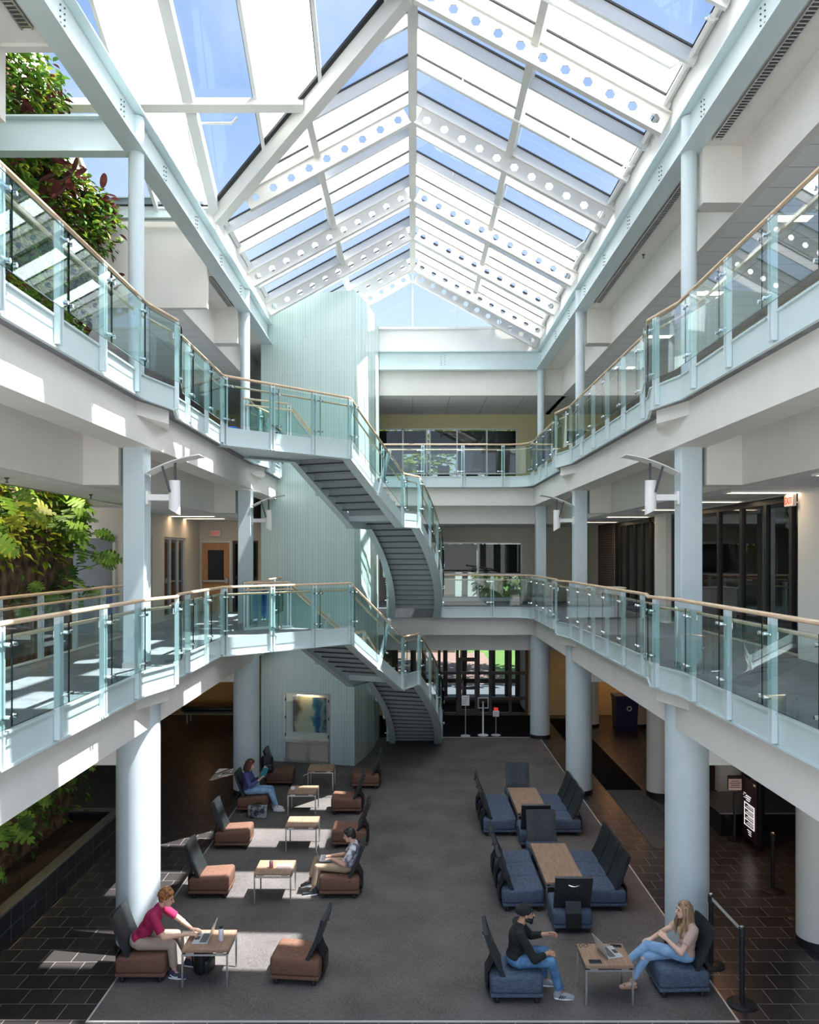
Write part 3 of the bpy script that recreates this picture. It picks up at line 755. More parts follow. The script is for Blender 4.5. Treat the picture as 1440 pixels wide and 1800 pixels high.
# ================================================================== roof girders
def ibeam(p, q, z0, z1, fw, label, up=V((0,0,1)), group='pale green roof girders', boltside=0):
    p = V(p); q = V(q); c = (p+q)/2
    root = thing('steel_girder', label, 'girder', (c.x, c.y, z0), group)
    t = (q-p).normalized(); n = V((-t.y, t.x, 0))
    mb = MB(); zc = (z0+z1)/2
    mb.bar(V((p.x,p.y,zc)), V((q.x,q.y,zc)), 0.03, z1-z0); mb.build('web', 'steel_paint', root)
    for z, nm in ((z0+0.0125, 'bottom_flange'), (z1-0.0125, 'top_flange')):
        mb = MB(); mb.bar(V((p.x,p.y,z)), V((q.x,q.y,z)), fw, 0.025); mb.build(nm, 'steel_paint', root)
    mb = MB(); Lg = (q-p).length
    for k in range(1, int(Lg/2.0)):
        for dz in (0.15, 0.22, 0.29, 0.36, 0.43):
            for ds in (0, 0.12):
                c2 = p + t*(k*2.0+ds); c2 = V((c2.x, c2.y, z0+dz-0.0+ds*0.3))
                for sg in (-1, 1): mb.tube([c2+n*0.012*sg, c2+n*0.028*sg], 0.012, 6)
    if mb.v: mb.build('bolts', 'dark_steel', root)
    return root
ibeam((4.15, NEAR, 0), (4.15, 26.4, 0), 11.90, 12.48, 0.30, 'long pale green steel girder under the glass roof, counter side')
ibeam((-4.15, NEAR, 0), (-4.15, 23.4, 0), 11.90, 12.48, 0.30, 'long pale green steel girder under the glass roof, living-wall side')
ibeam((-1.08, 26.45, 0), (4.05, 26.45, 0), 11.86, 12.46, 0.24, 'short pale green girder crossing above the far gallery')
ibeam((-7.1, 12.3, 0), (-4.3, 12.3, 0), 11.90, 12.44, 0.22, 'cross girder from the nearest slim column to the living wall')
ibeam((-8.9, 17.05, 0), (-4.3, 17.05, 0), 12.87, 13.30, 0.22, 'cross girder at the foot of the sloping side skylight')
# ================================================================== glass roof
RZ = 15.29
zm = lambda x, y: RZ - 0.5415*abs(x)
zw = lambda x, y: RZ - 0.584*abs(y-13.3)
def clip(poly, a, b, c):
    out = []
    for k in range(len(poly)):
        p, q = poly[k], poly[(k+1) % len(poly)]
        fp, fq_ = a*p[0]+b*p[1]+c, a*q[0]+b*q[1]+c
        if fp >= 0: out.append(p)
        if (fp >= 0) != (fq_ >= 0):
            t = fp/(fp-fq_); out.append((p[0]+t*(q[0]-p[0]), p[1]+t*(q[1]-p[1])))
    return out
def clipseg(p, q, planes):
    t0, t1 = 0.0, 1.0
    for a, b, c in planes:
        fp, fq_ = a*p[0]+b*p[1]+c, a*q[0]+b*q[1]+c
        if fp < 0 and fq_ < 0: return None
        if fp < 0: t0 = max(t0, fp/(fp-fq_))
        elif fq_ < 0: t1 = min(t1, fp/(fp-fq_))
    if t1-t0 < 0.02: return None
    g = lambda t: (p[0]+t*(q[0]-p[0]), p[1]+t*(q[1]-p[1]))
    return g(t0), g(t1)
KV = 3.8/4.1
slopes = {   # name: (height function, clip half-planes a x + b y + c >= 0, normal)
    'main_r': (zm, [], V((0.5415, 0, 1)).normalized()),
    'main_l_far': (zm, [(KV, 1, -13.3)], V((-0.5415, 0, 1)).normalized()),     # y >= 13.3 - KV*x  (x < 0)
    'main_l_near': (zm, [(-KV, -1, 13.3)], V((-0.5415, 0, 1)).normalized()),
    'wing_far': (zw, [(-KV, -1, 13.3)], V((0, 0.584, 1)).normalized()),
    'wing_near': (zw, [(-KV, 1, -13.3)], V((0, -0.584, 1)).normalized()),
}
slopes['main_l_near'] = (zm, [(KV, -1, 13.3)], slopes['main_l_near'][2])          # y <= 13.3 + KV*x
PL = 1.22; Y0 = 26.4
NR = 18
rows = [(Y0-PL*(k+1), Y0-PL*k, k) for k in range(NR)]
def skylight(key, cells, bars, nm):
    zf, cl, nrm = slopes[key]
    root = bpy.data.objects.new('window_%d' % wn[0], None); COL.objects.link(root); wn[0] += 1; root['kind'] = 'structure'
    clear = MB(); frit_ = MB()
    for (x0, x1, y0, y1, blue) in cells:
        poly = [(x0, y0), (x1, y0), (x1, y1), (x0, y1)]
        for pl in cl:
            poly = clip(poly, *pl)
            if len(poly) < 3: break
        if len(poly) < 3: continue
        (clear if blue else frit_).quad([(x, y, zf(x, y)+0.05) for x, y in poly])
    if clear.v: clear.build('clear_panes', 'roof_glass', root)
    if frit_.v: frit_.build('white_panes', 'frit_glass', root)
    mb = MB(); gk = MB()
    for p, q, w, d in bars:
        sg = clipseg(p, q, cl)
        if not sg: continue
        a = V((sg[0][0], sg[0][1], zf(*sg[0]))); b = V((sg[1][0], sg[1][1], zf(*sg[1])))
        mb.bar(a-nrm*(d/2-0.05), b-nrm*(d/2-0.05), w, d, nrm)
        t = (b-a).normalized(); sd_ = t.cross(nrm)
        if abs(sd_.y) > abs(sd_.x): sd_ = sd_ if sd_.y > 0 else -sd_
        gk.bar(a-sd_*(w/2+0.014)+nrm*0.03, b-sd_*(w/2+0.014)+nrm*0.03, 0.028, 0.03, nrm)
    mb.build('mullions', 'mullion_white', root); gk.build('gaskets', 'dark_gasket', root)
    return root
def maincells(s, inv):
    c = []
    for y0, y1, k in rows:
        blue = (k % 2 == 0) != inv
        for a, b in ((0.0, 2.05), (2.05, 4.12)):
            c.append((min(a*s, b*s), max(a*s, b*s), y0, y1, blue))
    bars = [((0, y1), (4.12*s, y1), 0.065, 0.24) for y0, y1, k in rows] + [((4.05*s, 4.5), (4.05*s, 26.4), 0.1, 0.1)]
    return c, bars
c, b = maincells(1, False); skylight('main_r', c, b, '')
c, b = maincells(-1, True); skylight('main_l_far', [q for q in c if q[3] > 13.8], b, ''); skylight('main_l_near', [q for q in c if q[2] < 13.3], b, '')
def wingcells(y0, y1):
    c = []; bars = []; xs = [0.0, -0.44] + [-0.44-PL*k for k in range(1, 7)]
    for k in range(len(xs)-1):
        blue = (k % 2 == 1)
        for a, b in ((y0, (y0+y1)/2), ((y0+y1)/2, y1)): c.append((xs[k+1], xs[k], a, b, blue))
        bars.append(((xs[k+1], y0), (xs[k+1], y1), 0.20 if k in (3, 6) else 0.07, 0.22 if k in (3, 6) else 0.13))
    return c, bars
c, b = wingcells(13.3, 17.1); skylight('wing_far', c, b + [((-7.8, 17.06), (-4.1, 17.06), 0.1, 0.1)], '')
c, b = wingcells(9.5, 13.3); skylight('wing_near', c, b, '')
def roof_beam(p, q, w, d, nrm, label, nm='roof_purlin', dark=None):
    p = V(p); q = V(q); c = (p+q)/2
    mb = MB(); mb.bar(p-V(nrm)*d/2, q-V(nrm)*d/2, w, d, nrm)
    root = thing(nm, label, 'roof beam', (c.x, c.y, min(p.z, q.z)-d), 'white roof beams')
    mb.build('beam', 'roof_white', root)
    if dark is not None:
        mb = MB(); mb.bar(p+V(dark)+V(nrm)*0.01, q+V(dark)+V(nrm)*0.01, 0.09, 0.06, nrm); mb.build('gasket', 'dark_gasket', root)
    return root
UPV = (0, 0, 1)
roof_beam((0, 4.5, RZ+0.02), (0, 26.4, RZ+0.02), 0.17, 0.34, UPV, 'long white ridge beam at the peak of the glass roof', 'ridge_beam')
n_r = slopes['main_r'][2]; n_l = slopes['main_l_far'][2]; n_w = slopes['wing_far'][2]
roof_beam((2.05, 4.5, zm(2.05, 0)), (2.05, 26.4, zm(2.05, 0)), 0.13, 0.26, n_r, 'white purlin halfway up the roof slope, counter side')
roof_beam((-2.05, 15.1, zm(2.05, 0)), (-2.05, 26.4, zm(2.05, 0)), 0.13, 0.26, n_l, 'white purlin halfway up the roof slope above the green tower')
roof_beam((-2.05, 4.5, zm(2.05, 0)), (-2.05, 11.4, zm(2.05, 0)), 0.13, 0.26, n_l, 'white purlin above the nearest gallery, living-wall side')
roof_beam((-7.9, 15.1, zw(0, 15.1)), (-2.0, 15.1, zw(0, 15.1)), 0.16, 0.22, n_w, 'white purlin crossing the side skylight to the valley beam')
roof_beam((-7.9, 13.3, RZ), (0, 13.3, RZ), 0.17, 0.3, UPV, 'white ridge beam of the side skylight', 'ridge_beam')
nv = (n_l+n_w).normalized()
roof_beam((-4.12, 17.12, zm(4.12, 0)+0.02), (0, 13.3, RZ+0.02), 0.20, 0.36, nv, 'heavy white valley beam slanting from the gutter to the ridge', 'valley_beam', dark=(-0.085, -0.10, 0))
roof_beam((-4.12, 9.48, zm(4.12, 0)+0.02), (0, 13.3, RZ+0.02), 0.20, 0.36, nv, 'near valley beam of the side skylight', 'valley_beam')
# perforated rafters
def rafter_half(mb, fl, s, x0, x1, y):
    """x0 > x1 >= 0 distances from the ridge; plate with hexagonal holes hung under the glass"""
    a = V((x0*s, y, zm(x0, 0)-0.21)); b = V((x1*s, y, zm(x1, 0)-0.21)); t = (b-a); Lg = t.length; t.normalize()
    dn = V((t.z*s, 0, -abs(t.x))) if False else V((-abs(t.z)*s, 0, -abs(t.x)))
    dn = V((0, 0, -1)) - t*(V((0, 0, -1)).dot(t)); dn.normalize()
    D = 0.36; n = max(1, round(Lg/0.42)); w = Lg/n; th = 0.012
    for k in range(n):
        o = a + t*(k*w)
        P = lambda u, v, yy: tuple(o + t*u + dn*v + V((0, yy, 0)))
        c = w/2; hz = D/2; r = 0.085; h = r*0.87
        H = [(c-r*0.5, hz-h), (c+r*0.5, hz-h), (c+r, hz), (c+r*0.5, hz+h), (c-r*0.5, hz+h), (c-r, hz)]
        H = [(c+(v-hz), hz+(u-c)) for u, v in H]   # point the hexagon up the slope
        H = [(c, hz-r), (c+h, hz-r*0.5), (c+h, hz+r*0.5), (c, hz+r), (c-h, hz+r*0.5), (c-h, hz-r*0.5)]
        if (t.x > 0) != True: pass
        for yy in (-th, th):
            mb.quad([P(0,0,yy), P(c,0,yy), P(*H[0],yy), P(*H[5],yy), P(*H[4],yy), P(*H[3],yy), P(c,D,yy), P(0,D,yy)])
            mb.quad([P(c,0,yy), P(w,0,yy), P(w,D,yy), P(c,D,yy), P(*H[3],yy), P(*H[2],yy), P(*H[1],yy), P(*H[0],yy)])
        for q in range(6):
            u, v = H[q], H[(q+1) % 6]
            mb.quad([P(*u,-th), P(*v,-th), P(*v,th), P(*u,th)])
    e = a + dn*D; g = b + dn*D
    fl.bar(e, g, 0.12, 0.025, -dn); fl.bar(a, b, 0.12, 0.025, -dn)
RY = [26.32, 24.6, 22.1, 20.3, 16.64, 12.98, 9.32]
RY = [26.30, 25.18, 22.74, 20.3, 16.64, 12.98, 9.32]
RL = ['in the plane of the far gable', 'next after the far gable', 'third from the far gable', 'fourth from the far gable', 'at the top of the valley beam', 'nearest one in view', 'over the front of the hall']
for y, lb in zip(RY, RL):
    root = thing('perforated_rafter', 'white roof rafter pierced with hexagonal holes, %s' % lb, 'rafter', (0, y, zm(4, 0)), 'perforated rafters of the glass roof')
    for s in (1, -1):
        segs = [(4.1, 0.20)]
        if s < 0 and 9.5 < y < 17.1:
            lim = abs(y-13.3)/KV; segs = [(lim-0.15, 0.20)]
        for x0, x1 in segs:
            mb = MB(); fl = MB(); rafter_half(mb, fl, s, x0, x1, y)
            wb = mb.build('web', 'roof_white', root); fl.build('flange', 'roof_white', wb)
# gable glazing
root = bpy.data.objects.new('window_%d' % wn[0], None); COL.objects.link(root); wn[0] += 1; root['kind'] = 'structure'; root.location = (0, 26.4, 13.2)
mb = MB(); mb.quad([(-3.9, 26.45, 13.2), (3.9, 26.45, 13.2), (0, 26.45, 15.25)]); mb.build('pane', 'roof_glass', root)
mb = MB()
for x in (-2.8, -1.4, 0, 1.4, 2.8): mb.box(x-0.02, x+0.02, 26.40, 26.47, 13.2, zm(x, 0))
mb.box(-4, 4, 26.40, 26.47, 13.18, 13.25); mb.build('frame', 'white_paint', root)
# sprinkler pipes
def pipe(pts, r, label, nm='sprinkler_pipe', heads=(), clamps=(), g='sprinkler pipes under the glass roof'):
    root = thing(nm, label, 'pipe', tuple(pts[0]), g)
    mb = MB(); mb.tube(pts, r, 8); mb.build('pipe', 'white_paint', root, smooth=True)
    for h in heads:
        h = V(h); mb = MB(); mb.tube([h, h+V((0.03, 0, 0.13))], 0.012, 6); mb.tube([h+V((0.03,0,0.13)), h+V((0.03,0,0.22))], [0.02, 0.012], 6); mb.build('sprinkler_head', 'brushed_steel', root)
    if clamps:
        mb = MB()
        for h in clamps: h = V(h); mb.tube([h-V((0,0.03,0)), h+V((0,0.03,0))], r+0.02, 8); mb.box(h.x-0.09, h.x+0.09, h.y-0.012, h.y+0.012, h.z-0.012, h.z+0.012)
        mb.build('clamps', 'white_paint', root)
pipe([(3.98, 5, 13.02), (3.98, 25.6, 13.02)], 0.035, 'long white pipe running along the gutter, counter side', clamps=[(3.98, y, 13.02) for y in (10.9, 11.9, 13.3, 15, 17.5, 19.5, 21.5, 23.5)])
for y, lb in ((11.9, 'sprinkler branch pipe nearest the camera climbing to the ridge'), (15.2, 'second sprinkler branch pipe climbing the roof slope'), (18.9, 'third sprinkler branch pipe climbing the roof slope'), (23.4, 'farthest sprinkler branch pipe climbing the roof slope')):
    pts = [(3.98, y, 13.02), (3.96, y, 13.12)] + [(x, y, zm(x, 0)-0.30) for x in (3.75, 2, 0.1)]
    pipe(pts, 0.026, lb, heads=[(x, y, zm(x, 0)-0.30) for x in (2.9, 0.9)])
pipe([(-4.0, 17.0, 13.1), (-4.25, 16.0, 13.6), (-4.25, 15.4, 14.0), (-3.4, 15.4, 14.0), (-3.3, 15.4, 14.1)], 0.025, 'bent white pipe with an elbow on the side skylight rafter')
# ================================================================== staircases
def arc_pts(p, hd, end, n=12):
    """smooth curve leaving p along heading hd, arriving at end heading straight back"""
    p = V((*p, 0)); e = V((*end, 0)); d = (e-p).length; t0 = V((*hd, 0)).normalized()*d*0.95; t1 = V((-0.10, 1, 0)).normalized()*d*0.95
    out = []
    for k in range(n+1):
        t = k/n; h00 = 2*t**3-3*t**2+1; h10 = t**3-2*t**2+t; h01 = -2*t**3+3*t**2; h11 = t**3-t**2
        q = p*h00 + t0*h10 + e*h01 + t1*h11; out.append((q.x, q.y))
    return out
P0 = V((-1.45, 18.4)); P1 = V((-0.30, 20.9)); P2 = V((0.12, 21.8)); PE = (0.80, 26.0)
hd = (P1-P0).normalized(); ln = V((-hd.y, hd.x)); WID = 1.53
I0 = P0+ln*WID; I1 = P1+ln*WID; I2 = P2+ln*WID; IE = (-0.74, 26.0)
N1, N2 = 9, 17
outer_arc = arc_pts(P2, hd, PE, N2-1); inner_arc = arc_pts(I2, hd, IE, N2-1)
def stair(lv):
    zt = F[lv]; zb = F[lv-1]; r = (zt-zb)/26.0; zl = zt-9*r
    root = thing('staircase', ['', 'lower grey steel staircase curving down to the carpeted ground floor', 'upper grey steel staircase curving down to the first gallery'][lv], 'staircase', (P1.x, P1.y, zb), 'curving steel staircases')
    mb = MB(); mb.prism([(-3.78, 16.1), tuple(P0), tuple(I0), (-3.78, 18.35)], zt-0.16, zt); mb.build('top_landing', ['upper_carpet'], root)
    mb = MB(); mb.prism([(-3.78, 16.12), (P0.x, P0.y), (I0.x, I0.y), (-3.78, 18.33)], zt-0.26, zt-0.16); mb.build('landing_soffit', 'steel_paint', root)
    mb = MB(); mb.prism([tuple(P1), tuple(P2), tuple(I2), tuple(I1)], zl-0.14, zl); mb.build('half_landing', 'steel_paint', root)
    def tread(pa, pb, qa, qb, z):
        mb = MB(); mb.prism([pa, pb, qb, qa], z-0.035, z)
        rr = V((pa[0], pa[1], 0)); ss = V((qa[0], qa[1], 0))
        d = V((pb[0]-pa[0], pb[1]-pa[1], 0)); d = d.normalized()*0.012
        mb.quad([rr+V((0,0,z-0.02)), ss+V((0,0,z-0.02)), ss+V((0,0,z+r)), rr+V((0,0,z+r))])
        a, b = rr+d, ss+d; mb.quad([a+V((0,0,z-0.02)), a+V((0,0,z+r)), b+V((0,0,z+r)), b+V((0,0,z-0.02))])
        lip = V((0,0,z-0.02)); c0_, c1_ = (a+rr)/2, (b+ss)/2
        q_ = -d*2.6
        mb.bar(rr+q_+V((0,0,z-0.022)), ss+q_+V((0,0,z-0.022)), 0.016, 0.026, m=1)  # dark bar stands in for the thin shadow line under each riser
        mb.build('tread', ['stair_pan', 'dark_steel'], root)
    def last_riser(pa, qa, z):
        mb = MB(); mb.bar((pa[0], pa[1], z+r/2), (qa[0], qa[1], z+r/2), 0.02, r); mb.build('riser', 'stair_pan', root)
    last_riser(P1, I1, zl); last_riser(outer_arc[-1], inner_arc[-1], zb)
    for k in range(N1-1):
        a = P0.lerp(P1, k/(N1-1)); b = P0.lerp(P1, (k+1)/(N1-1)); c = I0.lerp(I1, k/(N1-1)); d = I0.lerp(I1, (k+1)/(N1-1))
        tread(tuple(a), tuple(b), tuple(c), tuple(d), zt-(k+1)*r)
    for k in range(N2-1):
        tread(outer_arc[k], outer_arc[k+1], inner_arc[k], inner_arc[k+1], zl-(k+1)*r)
    o3 = [V((-3.78, 16.1, zt)), V((P0.x, P0.y, zt))] + [V((P1.x, P1.y, zl)), V((P2.x, P2.y, zl))] + [V((outer_arc[k][0], outer_arc[k][1], zl-(zl-zb)*k/(N2-1))) for k in range(1, N2)]
    i3 = [V((-3.78, 18.35, zt)), V((I0.x, I0.y, zt))] + [V((I1.x, I1.y, zl)), V((I2.x, I2.y, zl))] + [V((inner_arc[k][0], inner_arc[k][1], zl-(zl-zb)*k/(N2-1))) for k in range(1, N2)]
    zt_ = 0.06
    oe = [p.copy() for p in o3]; ie = [p.copy() for p in i3]
    lo = -0.31
    mb = MB(); sweep(mb, oe, RECT(-0.02, 0.02, lo, zt_), -1); sweep(mb, oe, RECT(0.02, 0.07, lo, lo+0.025), -1); mb.build('stringer', 'steel_paint', root)
    mb = MB(); sweep(mb, oe, RECT(-0.17, 0.02, lo-0.012, lo), -1); mb.build('stringer_flange', 'steel_paint', root)
    mb = MB(); sweep(mb, ie, RECT(-0.02, 0.02, lo, zt_), 1); mb.build('stringer', 'steel_paint', root)
    mb = MB(); sweep(mb, ie, RECT(-0.17, 0.02, lo-0.012, lo), 1); mb.build('stringer_flange', 'steel_paint', root)
    return o3, i3
SO = {}
for lv in (1, 2): SO[lv] = stair(lv)
# ================================================================== balustrades
LVN = ['', 'first gallery', 'top gallery']
for lv in (1, 2):
    f = F[lv]; g = 'glass balustrades round the atrium'
    rp = [V((x, y, f)) for x, y in edge(1, 30)+BACK[:1]]
    balustrade('glass balustrade with timber rail along the %s, counter side' % LVN[lv], rp, 1, g)
    bp_ = [V((x, y, f)) for x, y in BACK] + [V((0.87 if lv == 1 else -1.0, 26.08, f))]
    balustrade('glass balustrade with timber rail across the far end of the %s' % LVN[lv], bp_, 1, g, spacing=1.45)
    lp = [V((-x, y, f)) for x, y in edge(1, 14)] + [V((-3.78, 16.1, f))]
    balustrade('glass balustrade with timber rail along the %s, living-wall side' % LVN[lv], lp, -1, g)
    o3, i3 = SO[lv]
    a = plen(o3); 
    ps = [0.06, a[1]*0.36, a[1]*0.69, a[1], (a[1]+a[2])/2+0.15, a[2], a[3]] + [a[3]+(a[-1]-a[3])*q for q in (0.2, 0.4, 0.6, 0.8, 0.99)]
    balustrade('outer glass balustrade following the %s staircase down from its landing' % ['', 'lower', 'upper'][lv], o3, -1, 'stair balustrades', lean=True, posts=ps, foot=-0.3, wall_offset=0.06)
    a = plen(i3)
    ps = [0.06, a[1], (a[1]+a[2])/2, a[2], a[3]] + [a[3]+(a[-1]-a[3])*q for q in (0.25, 0.5, 0.75, 0.99)]
    balustrade('inner glass balustrade of the %s staircase, beside the green tower' % ['', 'lower', 'upper'][lv], i3, 1, 'stair balustrades', lean=True, posts=ps, foot=-0.3, wall_offset=0.06)
    cp = [V((-3.78, 18.45, f)), V((-3.78, 19.45, f)), V((-3.60, 20.3, f)), V((-3.78, 21.05, f)), V((-3.78, 23.2, f))]
    balustrade('short glass balustrade between stair landing and green tower, %s' % LVN[lv], cp, -1, g)
wp = [V((-5.92, NEAR+0.2, F[1])), V((-5.92, 17.2, F[1]))]
balustrade('glass balustrade in front of the living wall on the first gallery', wp, 1, 'glass balustrades round the atrium', spacing=1.3)
# ================================================================== column lamps
def sconce(s, yc, label):
    X = lambda v: v*s
    root = thing('column_uplight', label, 'wall lamp', (X(3.98), yc, F[1]+2.5), 'uplights on the square columns')
    z0 = F[1]
    mb = MB(); mb.box(min(X(3.62), X(4.0)), max(X(3.62), X(4.0)), yc-0.05, yc+0.05, z0+2.50, z0+2.59); mb.rbox(min(X(3.955), X(3.985)), max(X(3.955), X(3.985)), yc-0.08, yc+0.08, z0+2.44, z0+2.64, 0.005, 1); mb.build('arm', 'white_paint', root)
    n = 20; mb = MB(); c = (X(3.575), yc); R = 0.085; top = z0+2.80
    i = len(mb.v)
    for k in range(n):
        a = 2*PI*k/n; px, py = c[0]+R*math.cos(a), c[1]+R*math.sin(a)
        mb.v.append((px, py, top)); mb.v.append((px, py, z0+2.28+ (px-c[0])*s*0.55+0.05))
    for k in range(n):
        k2 = (k+1) % n; mb.f.append((2*k, 2*k+1, 2*k2+1, 2*k2)); mb.mi.append(0)
    mb.f.append(tuple(2*k+1 for k in range(n))); mb.mi.append(0)
    mb.f.append(tuple(2*k for k in reversed(range(n)))); mb.mi.append(0)
    mb.build('lamp_body', 'white_paint', root, smooth=True)
    mb = MB(); 
    for k in range(6):
        u0, u1 = k/6, (k+1)/6
        fx = lambda u: X(3.16+0.80*u); fz = lambda u: z0+3.17-0.10*u-0.17*u*u
        mb.bar((fx(u0), yc, fz(u0)), (fx(u1), yc, fz(u1)), 0.36, 0.012)
    mb.build('reflector', 'white_paint', root)
    mb = MB(); mb.bar((X(3.575), yc+0.03, z0+2.75), (X(3.575), yc+0.03, z0+3.10), 0.03, 0.03, (0,1,0)); mb.bar((X(3.62), yc-0.09, z0+2.62), (X(3.74), yc-0.09, z0+3.03), 0.03, 0.025, (0,1,0))
    mb.build('bracket', 'dark_steel', root)
for s in (1, -1):
    for k, yc in enumerate(YC[:2]): sconce(s, yc, 'white uplight with tilted reflector on the %s square column, %s' % (['nearest', 'farther'][k], SIDE[s]))
# ================================================================== ceiling lights, strip vents, sprinklers
def troffer(x, y, z, w, d, label, g, lm='troffer_light'):
    root = thing('ceiling_light', label, 'ceiling light', (x, y, z), g)
    mb = MB()
    for a, b, c, e_ in ((-w/2, w/2, -d/2, -d/2+0.03), (-w/2, w/2, d/2-0.03, d/2), (-w/2, -w/2+0.03, -d/2, d/2), (w/2-0.03, w/2, -d/2, d/2)): mb.box(x+a, x+b, y+c, y+e_, z-0.025, z)
    mb.build('frame', 'white_paint', root)
    mb = MB(); mb.box(x-w/2+0.03, x+w/2-0.03, y-d/2+0.03, y+d/2-0.03, z-0.018, z); mb.build('diffuser', lm, root)
NTH = ['nearest', 'second', 'third', 'fourth', 'fifth', 'farthest']
for k, y in enumerate((10.4, 13.4, 15.7, 18.4, 21.8, 25.2)): troffer(5.72, y, F[2]-1.43, 1.15, 0.32, 'warm ceiling light over the dark shop windows, %s of the row' % NTH[k], 'first gallery ceiling lights')
for k, y in enumerate((9.2, 12.6, 16.2, 19.4, 22.6)): troffer(5.85, y, 11.08, 0.6, 0.3, 'warm ceiling light in the top gallery tiles, %s of the row' % NTH[k], 'top gallery ceiling lights')
for k, (x, y) in enumerate(((-5.75, 21.4), (-5.8, 22.8))): troffer(x, y, F[2]-1.43, 1.2, 0.3, ['ceiling light in front of the office glazing', 'ceiling light before the oak door'][k], 'office lobby ceiling lights')
for k, (x, y) in enumerate(((7.2, 13.2), (5.5, 15.2), (7.0, 24.0), (7.0, 28.6), (-7.4, 28.9))): troffer(x, y, F[1]-1.43, 0.5 if x > 0 else 0.26, 0.5 if x > 0 else 0.26, 'square warm ceiling light of the ground floor %s' % ['above the stanchions', 'above the near end of the grey runner', 'over the passage beyond the counter', 'before the recycling bin', 'above the black bench'][k], 'ground floor ceiling lights', 'warm_downlight')
def strip(s, y0, y1, label):
    root = thing('strip_vent', label, 'ceiling vent', (4.42*s, (y0+y1)/2, 11.92), 'louvred strips beside the girders')
    mb = MB(); mb.box(4.42*s-0.07, 4.42*s+0.07, y0, y1, 11.925, 11.94); mb.build('tray', 'dark_steel', root)
    mb = MB(); n = int((y1-y0)/0.07)
    for k in range(n): y = y0+k*(y1-y0)/n; mb.box(4.42*s-0.06, 4.42*s+0.06, y, y+0.02, 11.905, 11.925)
    mb.box(4.42*s-0.07, 4.42*s-0.055, y0, y1, 11.90, 11.94); mb.box(4.42*s+0.055, 4.42*s+0.07, y0, y1, 11.90, 11.94)
    mb.build('louvre', 'brushed_steel', root)
strip(1, 7.5, 11.9, 'louvred strip in the soffit before the nearest slim column, counter side'); strip(1, 12.9, 19.6, 'louvred strip in the soffit behind the nearest slim column, counter side')
strip(-1, 6.5, 9.4, 'louvred strip in the nearest soffit, living-wall side'); strip(-1, 17.8, 19.9, 'louvred strip in the soffit near the green tower')
k = 0
for x, y, z, lb in ((4.7, 9.4, 11.94, 'soffit of the top gallery nearest the camera'), (4.65, 16.5, 11.94, 'soffit between the slim columns, counter side'), (5.6, 15.0, 11.08, 'tiles of the top gallery, counter side'), (5.5, 19.0, 11.08, 'tiles by the farther slim column'),
                    (5.35, 9.3, 6.92, 'tiles above the dark shop windows'), (-5.4, 9.0, 6.92, 'ceiling edge over the living wall'), (-5.45, 11.0, 6.92, 'ceiling middle by the living wall'), (-5.5, 14.0, 6.92, 'ceiling end by the living wall')):
    mb = MB(); mb.lathe((x, y, z-0.07), [(0.03, 0), (0.01, 0.012), (0.012, 0.045), (0.035, 0.06), (0.035, 0.07)], 8)
    single(mb, 'sprinkler', 'dark_steel', 'small sprinkler head in the %s' % lb, 'sprinkler', 'ceiling sprinklers')
# exit signs
def exit_sign(loc, rz, label):
    root = thing('exit_sign', label, 'exit sign', loc, 'exit signs', rz)
    mb = MB(); mb.rbox(-0.16, 0.16, -0.03, 0.03, 0, 0.20, 0.008, 1); mb.build('housing', 'exit_face', root, origin='local')
    cu = bpy.data.curves.new('lettering', 'FONT'); cu.body = 'EXIT'; cu.size = 0.155; cu.align_x = 'CENTER'; cu.extrude = 0.003
    tx = bpy.data.objects.new('tmp_text', cu); COL.objects.link(tx); dg = bpy.context.evaluated_depsgraph_get(); dg.update()
    me = bpy.data.meshes.new_from_object(tx.evaluated_get(dg)); bpy.data.objects.remove(tx); me.materials.clear(); me.materials.append(M['exit_red'])
    to = bpy.data.objects.new('lettering', me); COL.objects.link(to); to.parent = root
    to.location = (0, -0.033, 0.04); to.rotation_euler = (PI/2, 0, 0); to.scale = (0.85, 1, 1)
exit_sign((-5.86, 24.36, F[1]+2.24), 0, 'red EXIT sign above the oak door')
exit_sign((6.20, 13.45, F[1]+2.48), -PI/2, 'red EXIT sign above the dark shop windows')
